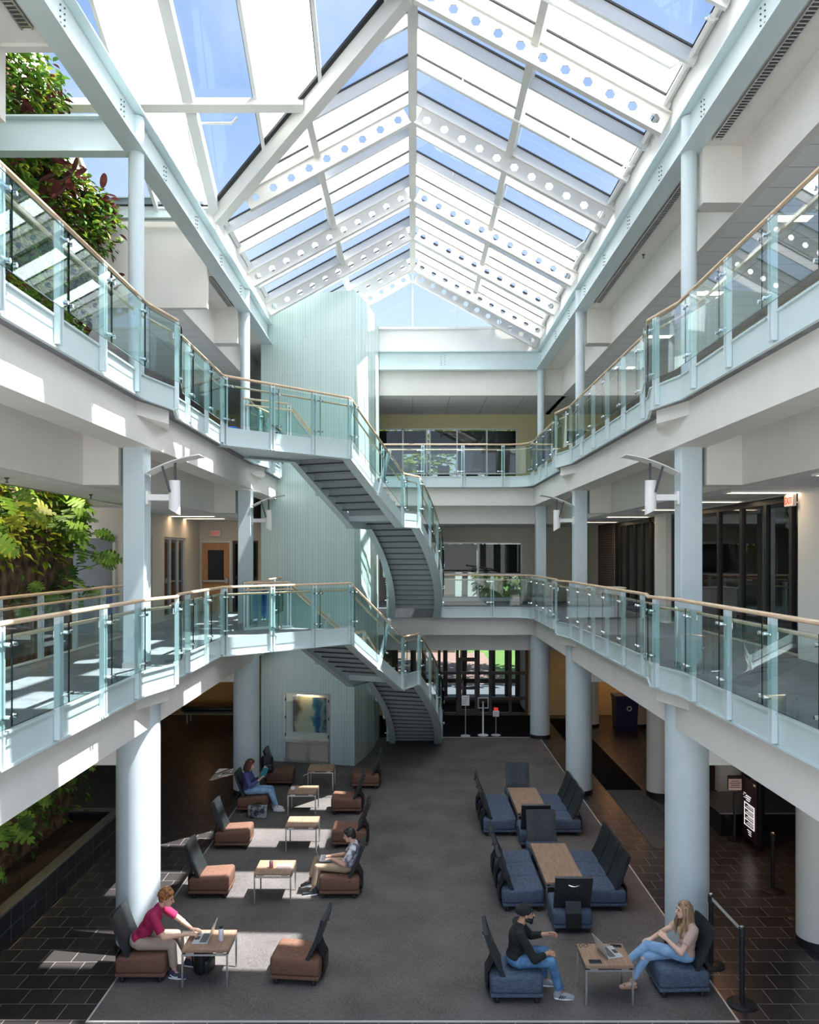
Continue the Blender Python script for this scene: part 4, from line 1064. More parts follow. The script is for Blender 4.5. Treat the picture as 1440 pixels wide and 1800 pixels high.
# ================================================================== lounge chairs (local: faces +X, origin on the floor)
def make_chair(fab, label, group):
    t = thing('lounge_chair', label, 'chair', (0, 0, 0), group)
    mb = MB(); mb.rbox(-0.34, 0.35, -0.305, 0.305, 0.125, 0.385, 0.055, 4)
    for k, p in enumerate(mb.v):   # soft crown on top, back edge rolled down
        x, y, z = p
        if z > 0.3: mb.v[k] = (x, y, z + 0.02*(1-(y/0.31)**2)*(1-((x-0.05)/0.40)**2) - (0.05*max(0, (-0.16-x)/0.18)))
    mb.build('seat', fab, t, smooth=True, origin='local', sharp=60)
    mb = MB(); mb.rbox(-0.335, 0.345, -0.30, 0.30, 0.085, 0.135, 0.012, 2); mb.build('plinth', fab, t, smooth=True, origin='local')
    for x in (-0.25, 0.27):
        for y in (-0.24, 0.24):
            mb = MB(); mb.lathe((x, y, 0), [(0.03, 0), (0.03, 0.035), (0.022, 0.085)], 10); mb.build('foot', 'black_plastic', t, origin='local')
    # leaning back panel, bowed in plan
    mb = MB(); nx, nz = 6, 8; W2 = 0.29
    def pt(u, v, o):   # u across -1..1, v up 0..1, o thickness side
        z = 0.36 + 0.56*v; x = -0.13 - 0.22*v - 0.02*math.sin(v*PI)*1.0 + 0.015*(1-u*u) * -1
        return (x - 0.93*o, u*W2*(1.0 - 0.03*(1-v)), z - 0.36*o)
    g = {}
    for s_, o in ((0, 0.0), (1, 0.075)):
        for a in range(nx+1):
            for b in range(nz+1):
                u = -1+2*a/nx; v = b/nz
                ed = 0.012 if (a in (0, nx) or b in (0, nz)) else 0
                g[s_, a, b] = len(mb.v); mb.v.append(pt(u, v, o + (ed if s_ == 0 else -ed)))
    for s_ in (0, 1):
        for a in range(nx):
            for b in range(nz):
                q = (g[s_,a,b], g[s_,a+1,b], g[s_,a+1,b+1], g[s_,a,b+1]); mb.f.append(q if s_ == 0 else q[::-1]); mb.mi.append(0)
    for a in range(nx):
        for b in (0, nz): mb.f.append((g[0,a,b], g[1,a,b], g[1,a+1,b], g[0,a+1,b])); mb.mi.append(0)
    for b in range(nz):
        for a in (0, nx): mb.f.append((g[0,a,b], g[0,a,b+1], g[1,a,b+1], g[1,a,b])); mb.mi.append(0)
    bk = mb.build('backrest', 'black_leather', t, smooth=True, origin='local', sharp=50)
    mb = MB(); pr = [(-0.395, 0.62), (-0.375, 0.55), (-0.37, 0.44), (-0.385, 0.34), (-0.37, 0.12), (-0.35, 0.06)]
    pts = [(-0.335, 0.70), (-0.30, 0.60), (-0.29, 0.50), (-0.33, 0.40), (-0.372, 0.33), (-0.372, 0.12), (-0.34, 0.07)]
    for a, b in zip(pts, pts[1:]): mb.bar((a[0], 0, a[1]), (b[0], 0, b[1]), 0.24, 0.028, (0.3, 0, 1) if abs(a[0]-b[0]) > 0.02 else (1, 0, 0.01))
    mb.build('back_bracket', 'black_plastic', t, origin='local')
    mb = MB(); mb.tube([(-0.375-0.05*math.sin(PI*k/8), -0.12+0.24*k/8, 0.80-0.03*math.sin(PI*k/8)) for k in range(9)], 0.009, 6); mb.build('pull_handle', 'chrome', bk, origin='local', smooth=True)
    return t
G1 = 'brown lounge chairs on the living-wall side'; G2 = 'blue lounge chairs on the counter side'
brown = [
    (-3.75, 11.52, 0, 'brown lounge chair the man in the red polo sits on'),
    (-3.50, 14.28, 0, 'empty sunlit brown lounge chair facing the table with the pink book'),
    (-3.62, 16.62, 0, 'empty brown lounge chair between the reading woman and the chair by the sunlit column'),
    (-3.66, 18.92, 0, 'brown lounge chair the reading woman sits on, tote bag in front'),
    (-3.40, 21.10, 0, 'dark shaded brown lounge chair next to the display case'),
    (-1.58, 11.45, PI-0.10, 'empty brown lounge chair facing the man in the red polo, back to the aisle'),
    (-1.25, 14.28, PI, 'brown lounge chair the man with the laptop on his knees sits on'),
    (-1.27, 16.68, PI, 'empty brown lounge chair directly behind the man with the laptop on his knees'),
    (-1.50, 18.82, PI, 'empty brown lounge chair across the table from the reading woman'),
    (-1.18, 20.85, PI, 'shaded brown lounge chair nearest the foot of the staircase')]
c0 = make_chair('brown_fabric', brown[0][3], G1); c0.location = (*brown[0][:2], 0.008); c0.rotation_euler.z = brown[0][2]
for x, y, rz, lb in brown[1:]: dup(c0, (x, y, 0.008), rz, lb)
blue = [(1.36, 11.0, 0, 'blue lounge chair the man in the black cap sits on'), (3.60, 11.14, PI+0.04, 'blue lounge chair the woman in the tan top sits on'),
        (2.49, 13.02, PI/2, 'single blue chair at the near end of the nearer long table, back to the camera'), (2.50, 15.62, -PI/2, 'single blue chair at the far end of the nearer long table'),
        (2.46, 16.70, PI/2, 'single blue chair at the near end of the farther long table, back to the camera'), (2.50, 19.28, -PI/2, 'single blue chair at the far end of the farther long table')]
ORDS = ['nearest', 'middle', 'farthest']
for tb, y0 in (('nearer', 13.78), ('farther', 17.40)):
    for k in range(3):
        blue.append((1.82, y0+0.61*k, 0, 'blue chair on the aisle side of the %s long table, %s of three' % (tb, ORDS[k])))
        blue.append((3.19, y0+0.61*k, PI, 'blue chair on the column side of the %s long table, %s of three' % (tb, ORDS[k])))
b0 = make_chair('blue_fabric', blue[0][3], G2); b0.location = (*blue[0][:2], 0.008); b0.rotation_euler.z = blue[0][2]
for x, y, rz, lb in blue[1:]: dup(b0, (x, y, 0.008), rz, lb)
# ================================================================== tables
def table(x, y, w, d, h, label, group):
    t = thing('lounge_table', label, 'table', (x, y, 0.008), group)
    h -= 0.008
    mb = MB(); mb.rbox(-w/2, w/2, -d/2, d/2, h-0.04, h, 0.004, 1); mb.build('tabletop', 'table_laminate', t, origin='local')
    mb = MB(); q = 0.012
    for a, b, c, e_ in ((-w/2, w/2, -d/2, -d/2+2*q), (-w/2, w/2, d/2-2*q, d/2), (-w/2, -w/2+2*q, -d/2, d/2), (w/2-2*q, w/2, -d/2, d/2)): mb.box(a, b, c, e_, h-0.085, h-0.06)
    for sx in (-1, 1):
        for sy in (-1, 1): mb.box(sx*w*0.32-0.05, sx*w*0.32+0.05, sy*(d/2-q)-q, sy*(d/2-q)+q, h-0.06, h-0.04)
    mb.build('frame', 'brushed_steel', t, origin='local')
    for sx in (-1, 1):
        for sy in (-1, 1):
            mb = MB(); mb.box(sx*(w/2-q)-q, sx*(w/2-q)+q, sy*(d/2-q)-q, sy*(d/2-q)+q, 0, h-0.06); mb.build('leg', 'brushed_steel', t, origin='local')
    return t
GT = 'small square lounge tables'
table(-2.82, 11.40, 0.63, 0.60, 0.53, 'square lounge table with the silver laptop of the man in the red polo', GT)
table(-2.36, 14.08, 0.63, 0.60, 0.53, 'square lounge table carrying a pink book and a drink can', GT)
table(-2.21, 16.50, 0.62, 0.60, 0.53, 'bare square lounge table in the sun behind the one with the pink book', GT)
table(-2.50, 18.75, 0.64, 0.60, 0.53, 'square lounge table in front of the reading woman', GT)
table(-2.30, 20.72, 0.64, 0.60, 0.53, 'shaded square lounge table before the display case', GT)
table(2.57, 10.98, 0.63, 0.60, 0.53, 'square lounge table between the man in the cap and the woman in the tan top', GT)
table(2.51, 14.31, 0.65, 1.82, 0.53, 'long wooden lounge table, the nearer of two among blue chairs', 'long lounge tables')
table(2.51, 17.97, 0.65, 1.82, 0.53, 'long wooden lounge table, the farther of two among blue chairs', 'long lounge tables')
# ================================================================== things on the tables
def laptop(x, y, z, rz, label, body, open_=1.85, w=0.32, d=0.22):
    t = thing('laptop', label, 'laptop', (x, y, z), 'open laptops', rz)   # local: keyboard toward -Y, hinge at +Y
    mb = MB(); mb.rbox(-w/2, w/2, -d/2, d/2, 0, 0.014, 0.004, 1); mb.build('base', body, t, origin='local')
    mb = MB()
    for r_ in range(5):
        for c_ in range(12): mb.obox((-w*0.43+c_*w*0.072+w*0.029, r_*0.019-0.0025, 0.0154), (w*0.027, 0, 0), (0, 0.0072, 0), (0, 0, 0.0011))
    mb.box(-w*0.16, w*0.16, -d*0.45, -d*0.16, 0.0141, 0.0148); mb.build('keyboard', 'keys', t, origin='local')
    R = Matrix.Rotation(PI-open_, 4, 'X') if False else Matrix.Rotation(-(open_-PI/2), 4, 'X')
    mb = MB(); mb.rbox(-w/2, w/2, -0.004, 0.004, 0, d, 0.003, 1); mb.xf(Matrix.Translation((0, d/2, 0.012)) @ R)
    lid = mb.build('lid', body, t, origin='local')
    mb = MB(); mb.box(-w/2+0.01, w/2-0.01, -0.0055, -0.0042, 0.012, d-0.01); mb.xf(Matrix.Translation((0, d/2, 0.012)) @ R); mb.build('screen', 'screen', lid, origin='local')
    return t
TZ = 0.53
laptop(-2.93, 11.42, TZ, -PI/2, 'silver laptop the man in the red polo types on', 'silver_laptop')
laptop(2.66, 11.02, TZ, PI/2+0.25, 'silver laptop turned toward the woman in the tan top', 'silver_laptop', 1.95)
def can(x, y, z, r, h, m, label, cat='drink can', top='brushed_steel', nm='drink_can', cap='lid'):
    t = thing(nm, label, cat, (x, y, z))
    mb = MB(); mb.lathe((0,0,0), [(r*0.85, 0), (r, 0.008), (r, h-0.012), (r*0.8, h)], 16); mb.build('body', m, t, smooth=True, origin='local')
    mb = MB(); mb.lathe((0,0,h), [(r*0.78, 0), (r*0.7, 0.004 if cap == 'lid' else 0.03)], 16); mb.build(cap, top, t, origin='local')
    return t
mat('can_pink', (0.45, 0.15, 0.18), 0.35); mat('bottle_white', (0.75, 0.70, 0.76), 0.3); mat('pink_cover', (0.75, 0.32, 0.33), 0.6)
can(-2.66, 11.37, TZ, 0.035, 0.17, 'bottle_white', 'pale tumbler with a dark cap on the table of the man in the red polo', 'tumbler', 'black_plastic', 'tumbler', 'cap')
can(-2.42, 14.02, TZ, 0.036, 0.12, 'can_pink', 'reddish drink can beside the pink book')
t = thing('notebook', 'pink notebook lying on the sunlit lounge table', 'book', (-2.20, 14.07, TZ), None, 0.03)
mb = MB(); mb.rbox(-0.12, 0.12, -0.085, 0.085, 0, 0.028, 0.003, 1); mb.build('cover', 'pink_cover', t, origin='local')
mb = MB(); mb.box(-0.115, 0.122, -0.087, 0.087, 0.004, 0.024); mb.build('pages', 'paper', t, origin='local')
def phone(x, y, z, rz, label, w=0.08, d=0.155, m='screen'):
    t = thing('phone', label, 'phone', (x, y, z), None, rz)
    mb = MB(); mb.rbox(-w/2, w/2, -d/2, d/2, 0, 0.009, 0.003, 1); mb.build('case', 'dark_laptop', t, origin='local')
    mb = MB(); mb.box(-w/2+0.004, w/2-0.004, -d/2+0.006, d/2-0.006, 0.009, 0.0098); mb.build('screen', m, t, origin='local')
phone(2.40, 10.77, TZ, PI/2, 'dark phone at the near corner of the table before the man in the cap', 0.10, 0.17)
phone(2.78, 11.20, TZ, PI/2-0.1, 'phone lying behind the laptop of the woman in the tan top')
t = thing('eyeglasses', 'thin eyeglasses lying on the table before the man in the cap', 'glasses', (2.33, 11.20, TZ))
mb = MB()
for sx in (-0.033, 0.033): mb.tube([(sx+0.025*math.cos(2*PI*k/12), -0.02, 0.02+0.018*math.sin(2*PI*k/12)) for k in range(13)], 0.003, 5, caps=False)
mb.build('rims', 'dark_frame', t, origin='local'); mb = MB()
for sx in (-1, 1): mb.tube([(0.06*sx, -0.02, 0.025), (0.055*sx, 0.11, 0.015)], 0.0025, 5)
mb.tube([(-0.01, -0.02, 0.025), (0.01, -0.02, 0.025)], 0.003, 5); mb.build('temples', 'dark_frame', t, origin='local')
mat('grey_cloth', (0.16, 0.20, 0.21), 0.8); vary(M['grey_cloth'], (0.03, 0.035, 0.04), (0.30, 0.34, 0.35), 9, 3, lo=0.42, hi=0.58)
mb = MB(); mb.rbox(-0.05, 0.05, -0.04, 0.04, 0, 0.07, 0.02, 2); o = mb.build('pouch', 'bottle_white', origin='local', smooth=True); o.location = (-2.74, 18.70, TZ); tag(o, 'small pale pouch on the table before the reading woman', 'pouch')
t = thing('tote_bag', 'grey patterned tote bag standing before the reading woman chair', 'bag', (-3.47, 18.35, 0.008), None, 0.0)
mb = MB(); mb.rbox(-0.21, 0.21, -0.07, 0.07, 0, 0.27, 0.02, 3); mb.build('body', 'grey_cloth', t, origin='local', smooth=True)
for y in (-0.05, 0.05):
    mb = MB(); mb.tube([(-0.10+0.20*k/10, y-0.06*math.sin(PI*k/10)*(1 if y < 0 else -1), 0.26+0.10*math.sin(PI*k/10)*(0.4)) for k in range(11)], 0.009, 6); mb.build('strap', 'black_plastic', t, origin='local', smooth=True)
def backpack(x, y, z, rz, label):
    t = thing('backpack', label, 'backpack', (x, y, z), None, rz)
    mb = MB(); mb.rbox(-0.15, 0.15, -0.09, 0.09, 0, 0.42, 0.07, 4); mb.build('body', 'black_plastic', t, origin='local', smooth=True)
    mb = MB(); mb.rbox(-0.11, 0.11, -0.14, -0.06, 0.03, 0.22, 0.04, 3); mb.build('front_pocket', 'black_leather', t, origin='local', smooth=True)
    mb = MB(); mb.tube([(-0.04, 0.03, 0.41), (-0.03, 0.03, 0.46), (0.03, 0.03, 0.46), (0.04, 0.03, 0.41)], 0.01, 6); mb.build('handle', 'black_plastic', t, origin='local')
    for sx in (-0.08, 0.08):
        mb = MB(); mb.tube([(sx, 0.08, 0.38), (sx, 0.13, 0.28), (sx, 0.12, 0.12), (sx, 0.07, 0.04)], 0.014, 6); mb.build('shoulder_strap', 'black_plastic', t, origin='local')
backpack(-3.68, 20.72, 0.40, 0.4, 'black backpack slumped on the shaded chair next to the display case')
backpack(-2.95, 11.55, 0.008, 1.2, 'dark backpack under the table of the man in the red polo')
mat('purple_cloth', (0.10, 0.06, 0.13), 0.8)
# ================================================================== stanchions and the serving area
STN = []
def stanchion(x, y, label, z=0.0):
    t = thing('stanchion', label, 'stanchion', (x, y, z), 'black belt stanchions')
    mb = MB(); mb.lathe((0,0,0), [(0.19, 0), (0.19, 0.015), (0.15, 0.035), (0.05, 0.05)], 28); mb.build('base', 'black_plastic', t, origin='local', smooth=True)
    mb = MB(); mb.lathe((0,0,0.045), [(0.033, 0), (0.033, 0.88)], 16); mb.build('post', 'black_plastic', t, origin='local', smooth=True)
    mb = MB(); mb.lathe((0,0,0.90), [(0.042, 0), (0.045, 0.10), (0.03, 0.12)], 16); mb.build('belt_head', 'black_leather', t, origin='local', smooth=True)
    mb = MB(); mb.lathe((0,0,1.02), [(0.028, 0), (0.02, 0.01)], 14); mb.build('cap', 'brushed_steel', t, origin='local')
stanchion(4.31, 10.72, 'black stanchion standing nearest the camera, at the carpet edge')
stanchion(4.28, 11.75, 'black stanchion behind the blue chair of the woman in the tan top')
stanchion(6.31, 14.35, 'black stanchion in front of the menu board')
stanchion(6.24, 13.28, 'black stanchion half hidden by the cream column')
mb = MB(); mb.box(-0.002, 0.002, -0.49, 0.49, -0.025, 0.025); o = mb.build('belt', 'metal_strip', origin='local'); o.location = (4.295, 11.235, 0.965); o.rotation_euler.z = 0.03; tag(o, 'retractable belt stretched between the two nearest stanchions', 'belt')
t = thing('serving_counter', 'low black counter with a glossy top under the gallery', 'counter', (7.8, 17.6, 0), None)
mb = MB(); mb.box(6.45, 9.3, 17.15, 18.6, 0, 0.47); mb.build('body', 'counter_black', t)
mb = MB(); mb.rbox(6.42, 9.33, 17.10, 18.65, 0.47, 0.51, 0.005, 1); mb.build('countertop', 'dark_laptop', t)
mb = MB(); mb.box(6.40, 9.33, 17.09, 17.10, 0.485, 0.495); mb.build('trim_line', 'brushed_steel', t)
t = thing('menu_board', 'tall dark menu board with a white framed list', 'sign', (6.83, 16.55, 0), None, 0)
mb = MB(); mb.rbox(6.83, 6.99, 16.22, 16.93, 0, 1.62, 0.06, 3); mb.build('cabinet', 'counter_black', t)
mat('menu_panel', (0.035, 0.016, 0.024), 0.5)
mb = MB(); mb.box(6.815, 6.83, 16.25, 16.90, 0.14, 1.34); fp = mb.build('panel', 'menu_panel', t)
mb = MB(); X0, X1 = 6.808, 6.815
for z in (0.38, 0.50, 0.61, 0.72, 0.83): mb.box(X0, X1, 16.33, 16.82, z-0.008, z+0.008)
mb.box(X0, X1, 16.33, 16.35, 0.38, 0.83); mb.box(X0, X1, 16.80, 16.82, 0.38, 0.83)
for z0 in (0.40, 0.52, 0.63, 0.74):
    for q in range(2): mb.box(X0+0.003, X1, 16.38, 16.72-0.08*q, z0+0.02+0.035*q, z0+0.028+0.035*q)
for q in range(3): mb.box(X0, X1, 16.50+0.03*q, 16.72, 0.98-0.045*q, 0.995-0.045*q); mb.box(X0, X1, 16.48, 16.66-0.03*q, 0.30-0.04*q, 0.308-0.04*q)
for k in range(6):
    a = 2*PI*k/6; mb.box(X0, X1, 16.83-0.06*math.cos(a)-0.04, 16.83-0.06*math.cos(a)-0.025, 0.96+0.05*math.sin(a), 0.975+0.05*math.sin(a))
mb.build('printing', 'menu_white', fp)
mb = MB(); mb.box(6.80, 6.815, 16.28, 16.36, 1.27, 1.31); mb.build('lamp', 'paper', t)
t = thing('notice_stand', 'paper notice clipped on a black post before the counter', 'sign', (6.62, 16.85, 0))
mb = MB(); mb.lathe((6.62, 16.85, 0), [(0.16, 0), (0.15, 0.02), (0.025, 0.03), (0.025, 1.02)], 16); mb.build('post', 'black_plastic', t, smooth=True)
mb = MB(); mb.rbox(6.47, 6.77, 16.82, 16.84, 1.06, 1.36, 0.004, 1); sg = mb.build('board', 'black_plastic', t)
mb = MB(); mb.box(6.485, 6.755, 16.812, 16.82, 1.06, 1.29); pp = mb.build('paper', 'exit_face', t)
mb = MB()
for q, (a, b) in enumerate(((6.54, 6.70), (6.51, 6.73), (6.53, 6.71), (6.51, 6.73))): mb.box(a, b, 16.808, 16.812, 1.24-0.042*q, 1.252-0.042*q)
mb.build('printing', 'ink', pp)
# recycling bin with a hexagon of arrows
def recycling_bin(x, y, z, w, h, m, label, mark=True):
    t = thing('recycling_bin', label, 'bin', (x, y, z))
    mb = MB(); d = w*0.9
    lo = [(x-w*0.44, y-d*0.44), (x+w*0.44, y-d*0.44), (x+w*0.44, y+d*0.44), (x-w*0.44, y+d*0.44)]; hi = [(x-w/2, y-d/2), (x+w/2, y-d/2), (x+w/2, y+d/2), (x-w/2, y+d/2)]
    mb.v = [(p[0], p[1], z) for p in lo]+[(p[0], p[1], z+h) for p in hi]; mb.f = [(3,2,1,0), (4,5,6,7)]+[(k, (k+1)%4, 4+(k+1)%4, 4+k) for k in range(4)]; mb.mi = [0]*6
    mb.build('body', m, t)
    mb = MB(); mb.rbox(x-w*0.53, x+w*0.53, y-d*0.53, y+d*0.53, z+h-0.06, z+h+0.05, 0.015, 2); mb.build('lid', m, t)
    if mark:
        mb = MB(); c = (x+w*0.08, y-d*0.49, z+h*0.68)
        for k in range(3):
            a0 = 2*PI*k/3+PI/2
            for q in range(2):
                a, b = a0+q*PI/3+0.08, a0+(q+1)*PI/3-0.08
                mb.bar((c[0]+0.075*math.cos(a), c[1]-0.02, c[2]+0.075*math.sin(a)), (c[0]+0.075*math.cos(b), c[1]-0.02, c[2]+0.075*math.sin(b)), 0.035, 0.01, (0,1,0))
        mb.build('recycling_mark', 'paper', t)
recycling_bin(7.15, 27.6, 0, 0.75, 1.15, 'bin_blue', 'dark blue recycling bin with a white recycling mark')
recycling_bin(-4.05, 21.9, F[1], 0.36, 0.72, 'bright_blue', 'bright blue bin beside the landing on the first gallery', False)
recycling_bin(-4.75, 20.6, F[2], 0.8, 0.66, 'bright_blue', 'bright blue bin beside the landing on the top gallery', False)
# entrance sign stands
def sign_stand(x, y, label, z0, z1, w, m='paper', top=None):
    t = thing('sign_stand', label, 'sign', (x, y, 0), 'sign stands at the entrance')
    mb = MB(); mb.lathe((x, y, 0.008), [(0.16, 0), (0.15, 0.02), (0.02, 0.03)], 18); mb.build('base', 'metal_strip', t, smooth=True)
    mb = MB(); mb.tube([(x, y, 0.03), (x, y, z1)], 0.016, 8); mb.build('pole', 'brushed_steel', t)
    mb = MB(); mb.rbox(x-w/2, x+w/2, y-0.03, y-0.018, z0, z1, 0.003, 1); p = mb.build('board', m, t)
    mb = MB()
    for q in range(4): mb.box(x-w*0.36, x+w*0.36-0.03*q, y-0.034, y-0.030, z1-0.07-0.06*q, z1-0.06-0.06*q)
    mb.build('printing', 'ink', p)
    if top: mb = MB(); mb.rbox(x-w/2+0.03, x+w/2-0.03, y-0.036, y-0.012, z1, z1+0.10, 0.01, 1); mb.build('top_panel', top, t)
sign_stand(1.72, 26.65, 'white notice stand nearest the staircase foot, before the glass entrance', 1.0, 1.33, 0.25)
sign_stand(2.92-0.2, 26.75, 'red and white notice stand before the glass entrance, beside the clear holder', 0.62, 0.82, 0.20, top='exit_red')
t = thing('sanitizer_stand', 'white pole stand with a clear holder before the glass entrance', 'stand', (2.3, 26.75, 0))
mb = MB(); mb.lathe((2.3, 26.75, 0.008), [(0.18, 0), (0.17, 0.02), (0.03, 0.03)], 18); mb.build('base', 'white_paint', t, smooth=True)
mb = MB(); mb.tube([(2.3, 26.75, 0.03), (2.3, 26.75, 1.12)], 0.028, 8); mb.build('pole', 'white_paint', t)
mb = MB(); mb.box(2.14, 2.46, 26.70, 26.72, 0.92, 1.24); mb.build('holder', 'clear_glass', t)
mb = MB()
for a, b, c, e_ in ((2.13, 2.15, 0.9, 1.25), (2.45, 2.47, 0.9, 1.25), (2.13, 2.47, 1.23, 1.25), (2.13, 2.47, 0.9, 0.92)): mb.box(a, b, 26.69, 26.73, c, e_)
mb.build('holder_frame', 'brushed_steel', t)
# galleries: small furniture
t = thing('white_cabinet', 'low white cabinet behind the balustrade of the first gallery', 'cabinet', (4.9, 21.9, F[1]))
mb = MB(); mb.rbox(4.35, 5.6, 21.6, 22.2, F[1]+0.05, F[1]+0.80, 0.01, 1); mb.build('body', 'white_paint', t)
mb = MB(); mb.rbox(4.32, 5.63, 21.57, 22.23, F[1]+0.80, F[1]+0.84, 0.006, 1); mb.build('top', 'white_paint', t)
mb = MB(); mb.box(4.4, 5.55, 21.63, 22.17, F[1], F[1]+0.05); mb.build('plinth', 'dark_steel', t)
t = thing('leaning_board', 'white board with a timber edge leaning at the far gallery window', 'board', (4.0, 28.8, F[1]))
mb = MB(); mb.bar((3.78, 28.8, F[1]), (4.08, 28.8, F[1]+1.05), 0.7, 0.03, (0, 0, 1)); mb.build('panel', 'paper', t)
mb = MB(); mb.bar((3.75, 28.45, F[1]), (4.05, 28.45, F[1]+1.06), 0.03, 0.045, (0, 0, 1)); mb.build('edge', 'wood_rail', t)
t = thing('bench', 'black padded bench against the ochre wall beyond the planter', 'bench', (-7.0, 28.9, 0))
mb = MB(); mb.rbox(-8.1, -6.0, 28.6, 29.25, 0.42, 0.60, 0.06, 3); mb.build('seat', 'black_leather', t, smooth=True)
mb = MB(); mb.box(-8.0, -6.1, 28.65, 29.2, 0.36, 0.42); mb.build('frame', 'dark_steel', t)
for x in (-7.9, -6.2):
    for y in (28.7, 29.15): mb = MB(); mb.box(x-0.02, x+0.02, y-0.02, y+0.02, 0, 0.36); mb.build('leg', 'brushed_steel', t)
mb = MB(); mb.box(-9.0, -4.4, YB-0.06, YB-0.01, 0.05, 2.3); o = single(mb, 'wall_panel', 'ochre_wall', 'ochre panelling on the far wall behind the black bench', 'wall panel')
def office_chair(x, y, z, rz, label):
    t = thing('office_chair', label, 'chair', (x, y, z), 'chairs behind the top gallery windows', rz)
    mb = MB(); mb.rbox(-0.24, 0.24, -0.24, 0.24, 0.42, 0.50, 0.03, 2); mb.build('seat', 'black_leather', t, origin='local', smooth=True)
    mb = MB(); mb.rbox(-0.24, 0.24, 0.20, 0.27, 0.52, 1.0, 0.03, 3); mb.build('backrest', 'black_leather', t, origin='local', smooth=True)
    mb = MB(); mb.tube([(0, 0, 0.06), (0, 0, 0.42)], 0.03, 8)
    for k in range(5): a = 2*PI*k/5; mb.tube([(0, 0, 0.08), (0.28*math.cos(a), 0.28*math.sin(a), 0.04)], 0.02, 6)
    mb.bar((0, 0.22, 0.45), (0, 0.25, 0.6), 0.06, 0.02); mb.build('pedestal', 'dark_steel', t, origin='local')
for k, x in enumerate((-0.9, 0.3, 1.25, 2.2, 3.2)): office_chair(x, 31.2, F[2]-0.02, 0.3*(-1)**k, 'black office chair seen low through the top gallery glazing, %s from the green tower' % ['first', 'second', 'third', 'fourth', 'fifth'][k])
mb = MB(); mb.box(-5, 9, YB+0.15, 34, F[2]-0.3, F[2]-0.02); struct(mb, 'floor_room', 'upper_carpet')
mb = MB(); mb.box(-5, 9, YB+0.15, 34, F[1]-0.3, F[1]-0.02); struct(mb, 'floor_room', 'upper_carpet')
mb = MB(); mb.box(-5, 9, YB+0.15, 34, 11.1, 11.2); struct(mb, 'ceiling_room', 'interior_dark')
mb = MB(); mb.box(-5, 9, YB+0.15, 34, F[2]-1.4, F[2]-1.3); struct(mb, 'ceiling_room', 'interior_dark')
# ================================================================== planter and living wall
t = thing('planter', 'long black tiled planter trough at the foot of the living wall', 'planter', (-6.6, 10, 0))
mb = MB(); mb.box(-6.22, -6.08, NEAR, 17.2, 0, 0.55); mb.box(-7.15, -6.22, 17.06, 17.2, 0, 0.55); mb.build('tiled_wall', 'dark_tile', t)
mb = MB(); mb.box(-6.25, -6.06, NEAR, 17.22, 0.55, 0.575); mb.box(-7.15, -6.25, 17.03, 17.22, 0.55, 0.575); mb.build('coping', 'brushed_steel', t)
mb = MB(); mb.box(-7.15, -6.22, NEAR, 17.06, 0, 0.36); so = mb.build('soil', 'soil', t)
def small_leaf(mb, p, d, n, l, w, m=0):
    d = d.normalized(); s_ = d.cross(n)
    if s_.length < 1e-3: s_ = d.cross(V((0.3, 0.7, 0.2)))
    s_.normalize(); n = s_.cross(d)
    c = p + d*l - n*l*0.15
    mb.quad([p, p + d*l*0.28 + s_*w*0.46 + n*w*0.2, p + d*l*0.62 + s_*w*0.44 + n*w*0.12, c], m)
    mb.quad([p, c, p + d*l*0.62 - s_*w*0.44 + n*w*0.12, p + d*l*0.28 - s_*w*0.46 + n*w*0.2], m)
def foliage(y0, y1, z0, z1, n, mats, label, l=(0.07, 0.13), wts=None, depth=0.5, nm='foliage', mode=0.5):
    mb = MB()
    for k in range(n):
        y = random.uniform(y0, y1); z = random.triangular(z0, z1, z0+(z1-z0)*mode)
        bulge = 0.5+0.5*math.sin(y*1.7+z*0.9)*math.cos(z*1.3-y*0.6)
        if z > zw(0, y)-0.35: continue
        x = -7.12 + random.uniform(0, 0.18) + depth*bulge*random.uniform(0.35, 1)
        d = V((random.uniform(0.2, 1), random.uniform(-0.7, 0.7), random.uniform(-0.9, 0.35)))
        ll = random.uniform(*l)
        nz = math.sin(y*1.3+1)*math.cos(z*1.1+0.5)
        m = random.choices(range(len(mats)), [w*(1.6 if (i == 0) == (nz > 0) else 0.6) for i, w in enumerate(wts)])[0]
        small_leaf(mb, V((x, y, z)), d, V((0.3, 0, 1)), ll, ll*random.uniform(0.4, 0.62), m)
    o = mb.build(nm, mats, origin='base'); return tag(o, label, 'plants', kind='stuff')
foliage(6.0, 16.95, 8.2, 14.6, 12000, ['leaf_green', 'leaf_dark', 'leaf_red', 'leaf_yellow'], 'dense small leaves covering the upper living wall', (0.10, 0.20), [5, 2.2, 0.5, 1.2], 0.7, mode=0.7)
foliage(12.0, 16.7, 11.3, 14.9, 6500, ['leaf_green', 'leaf_dark', 'leaf_red', 'leaf_yellow'], 'thick tuft of leaves under the side skylight', (0.10, 0.20), [4, 2, 1.6, 1.6], 1.1)
foliage(6.0, 17.2, 5.45, 7.7, 3400, ['leaf_yellow', 'leaf_green', 'leaf_dark'], 'leaves filling the living wall behind the first gallery', (0.12, 0.24), [3.2, 2.2, 1.2], 0.45, mode=0.85)
foliage(7.0, 17.2, 0.45, 2.9, 1500, ['leaf_dark', 'leaf_green'], 'shaded leaves low on the living wall above the planter', (0.10, 0.20), [3, 1.5], 0.3)
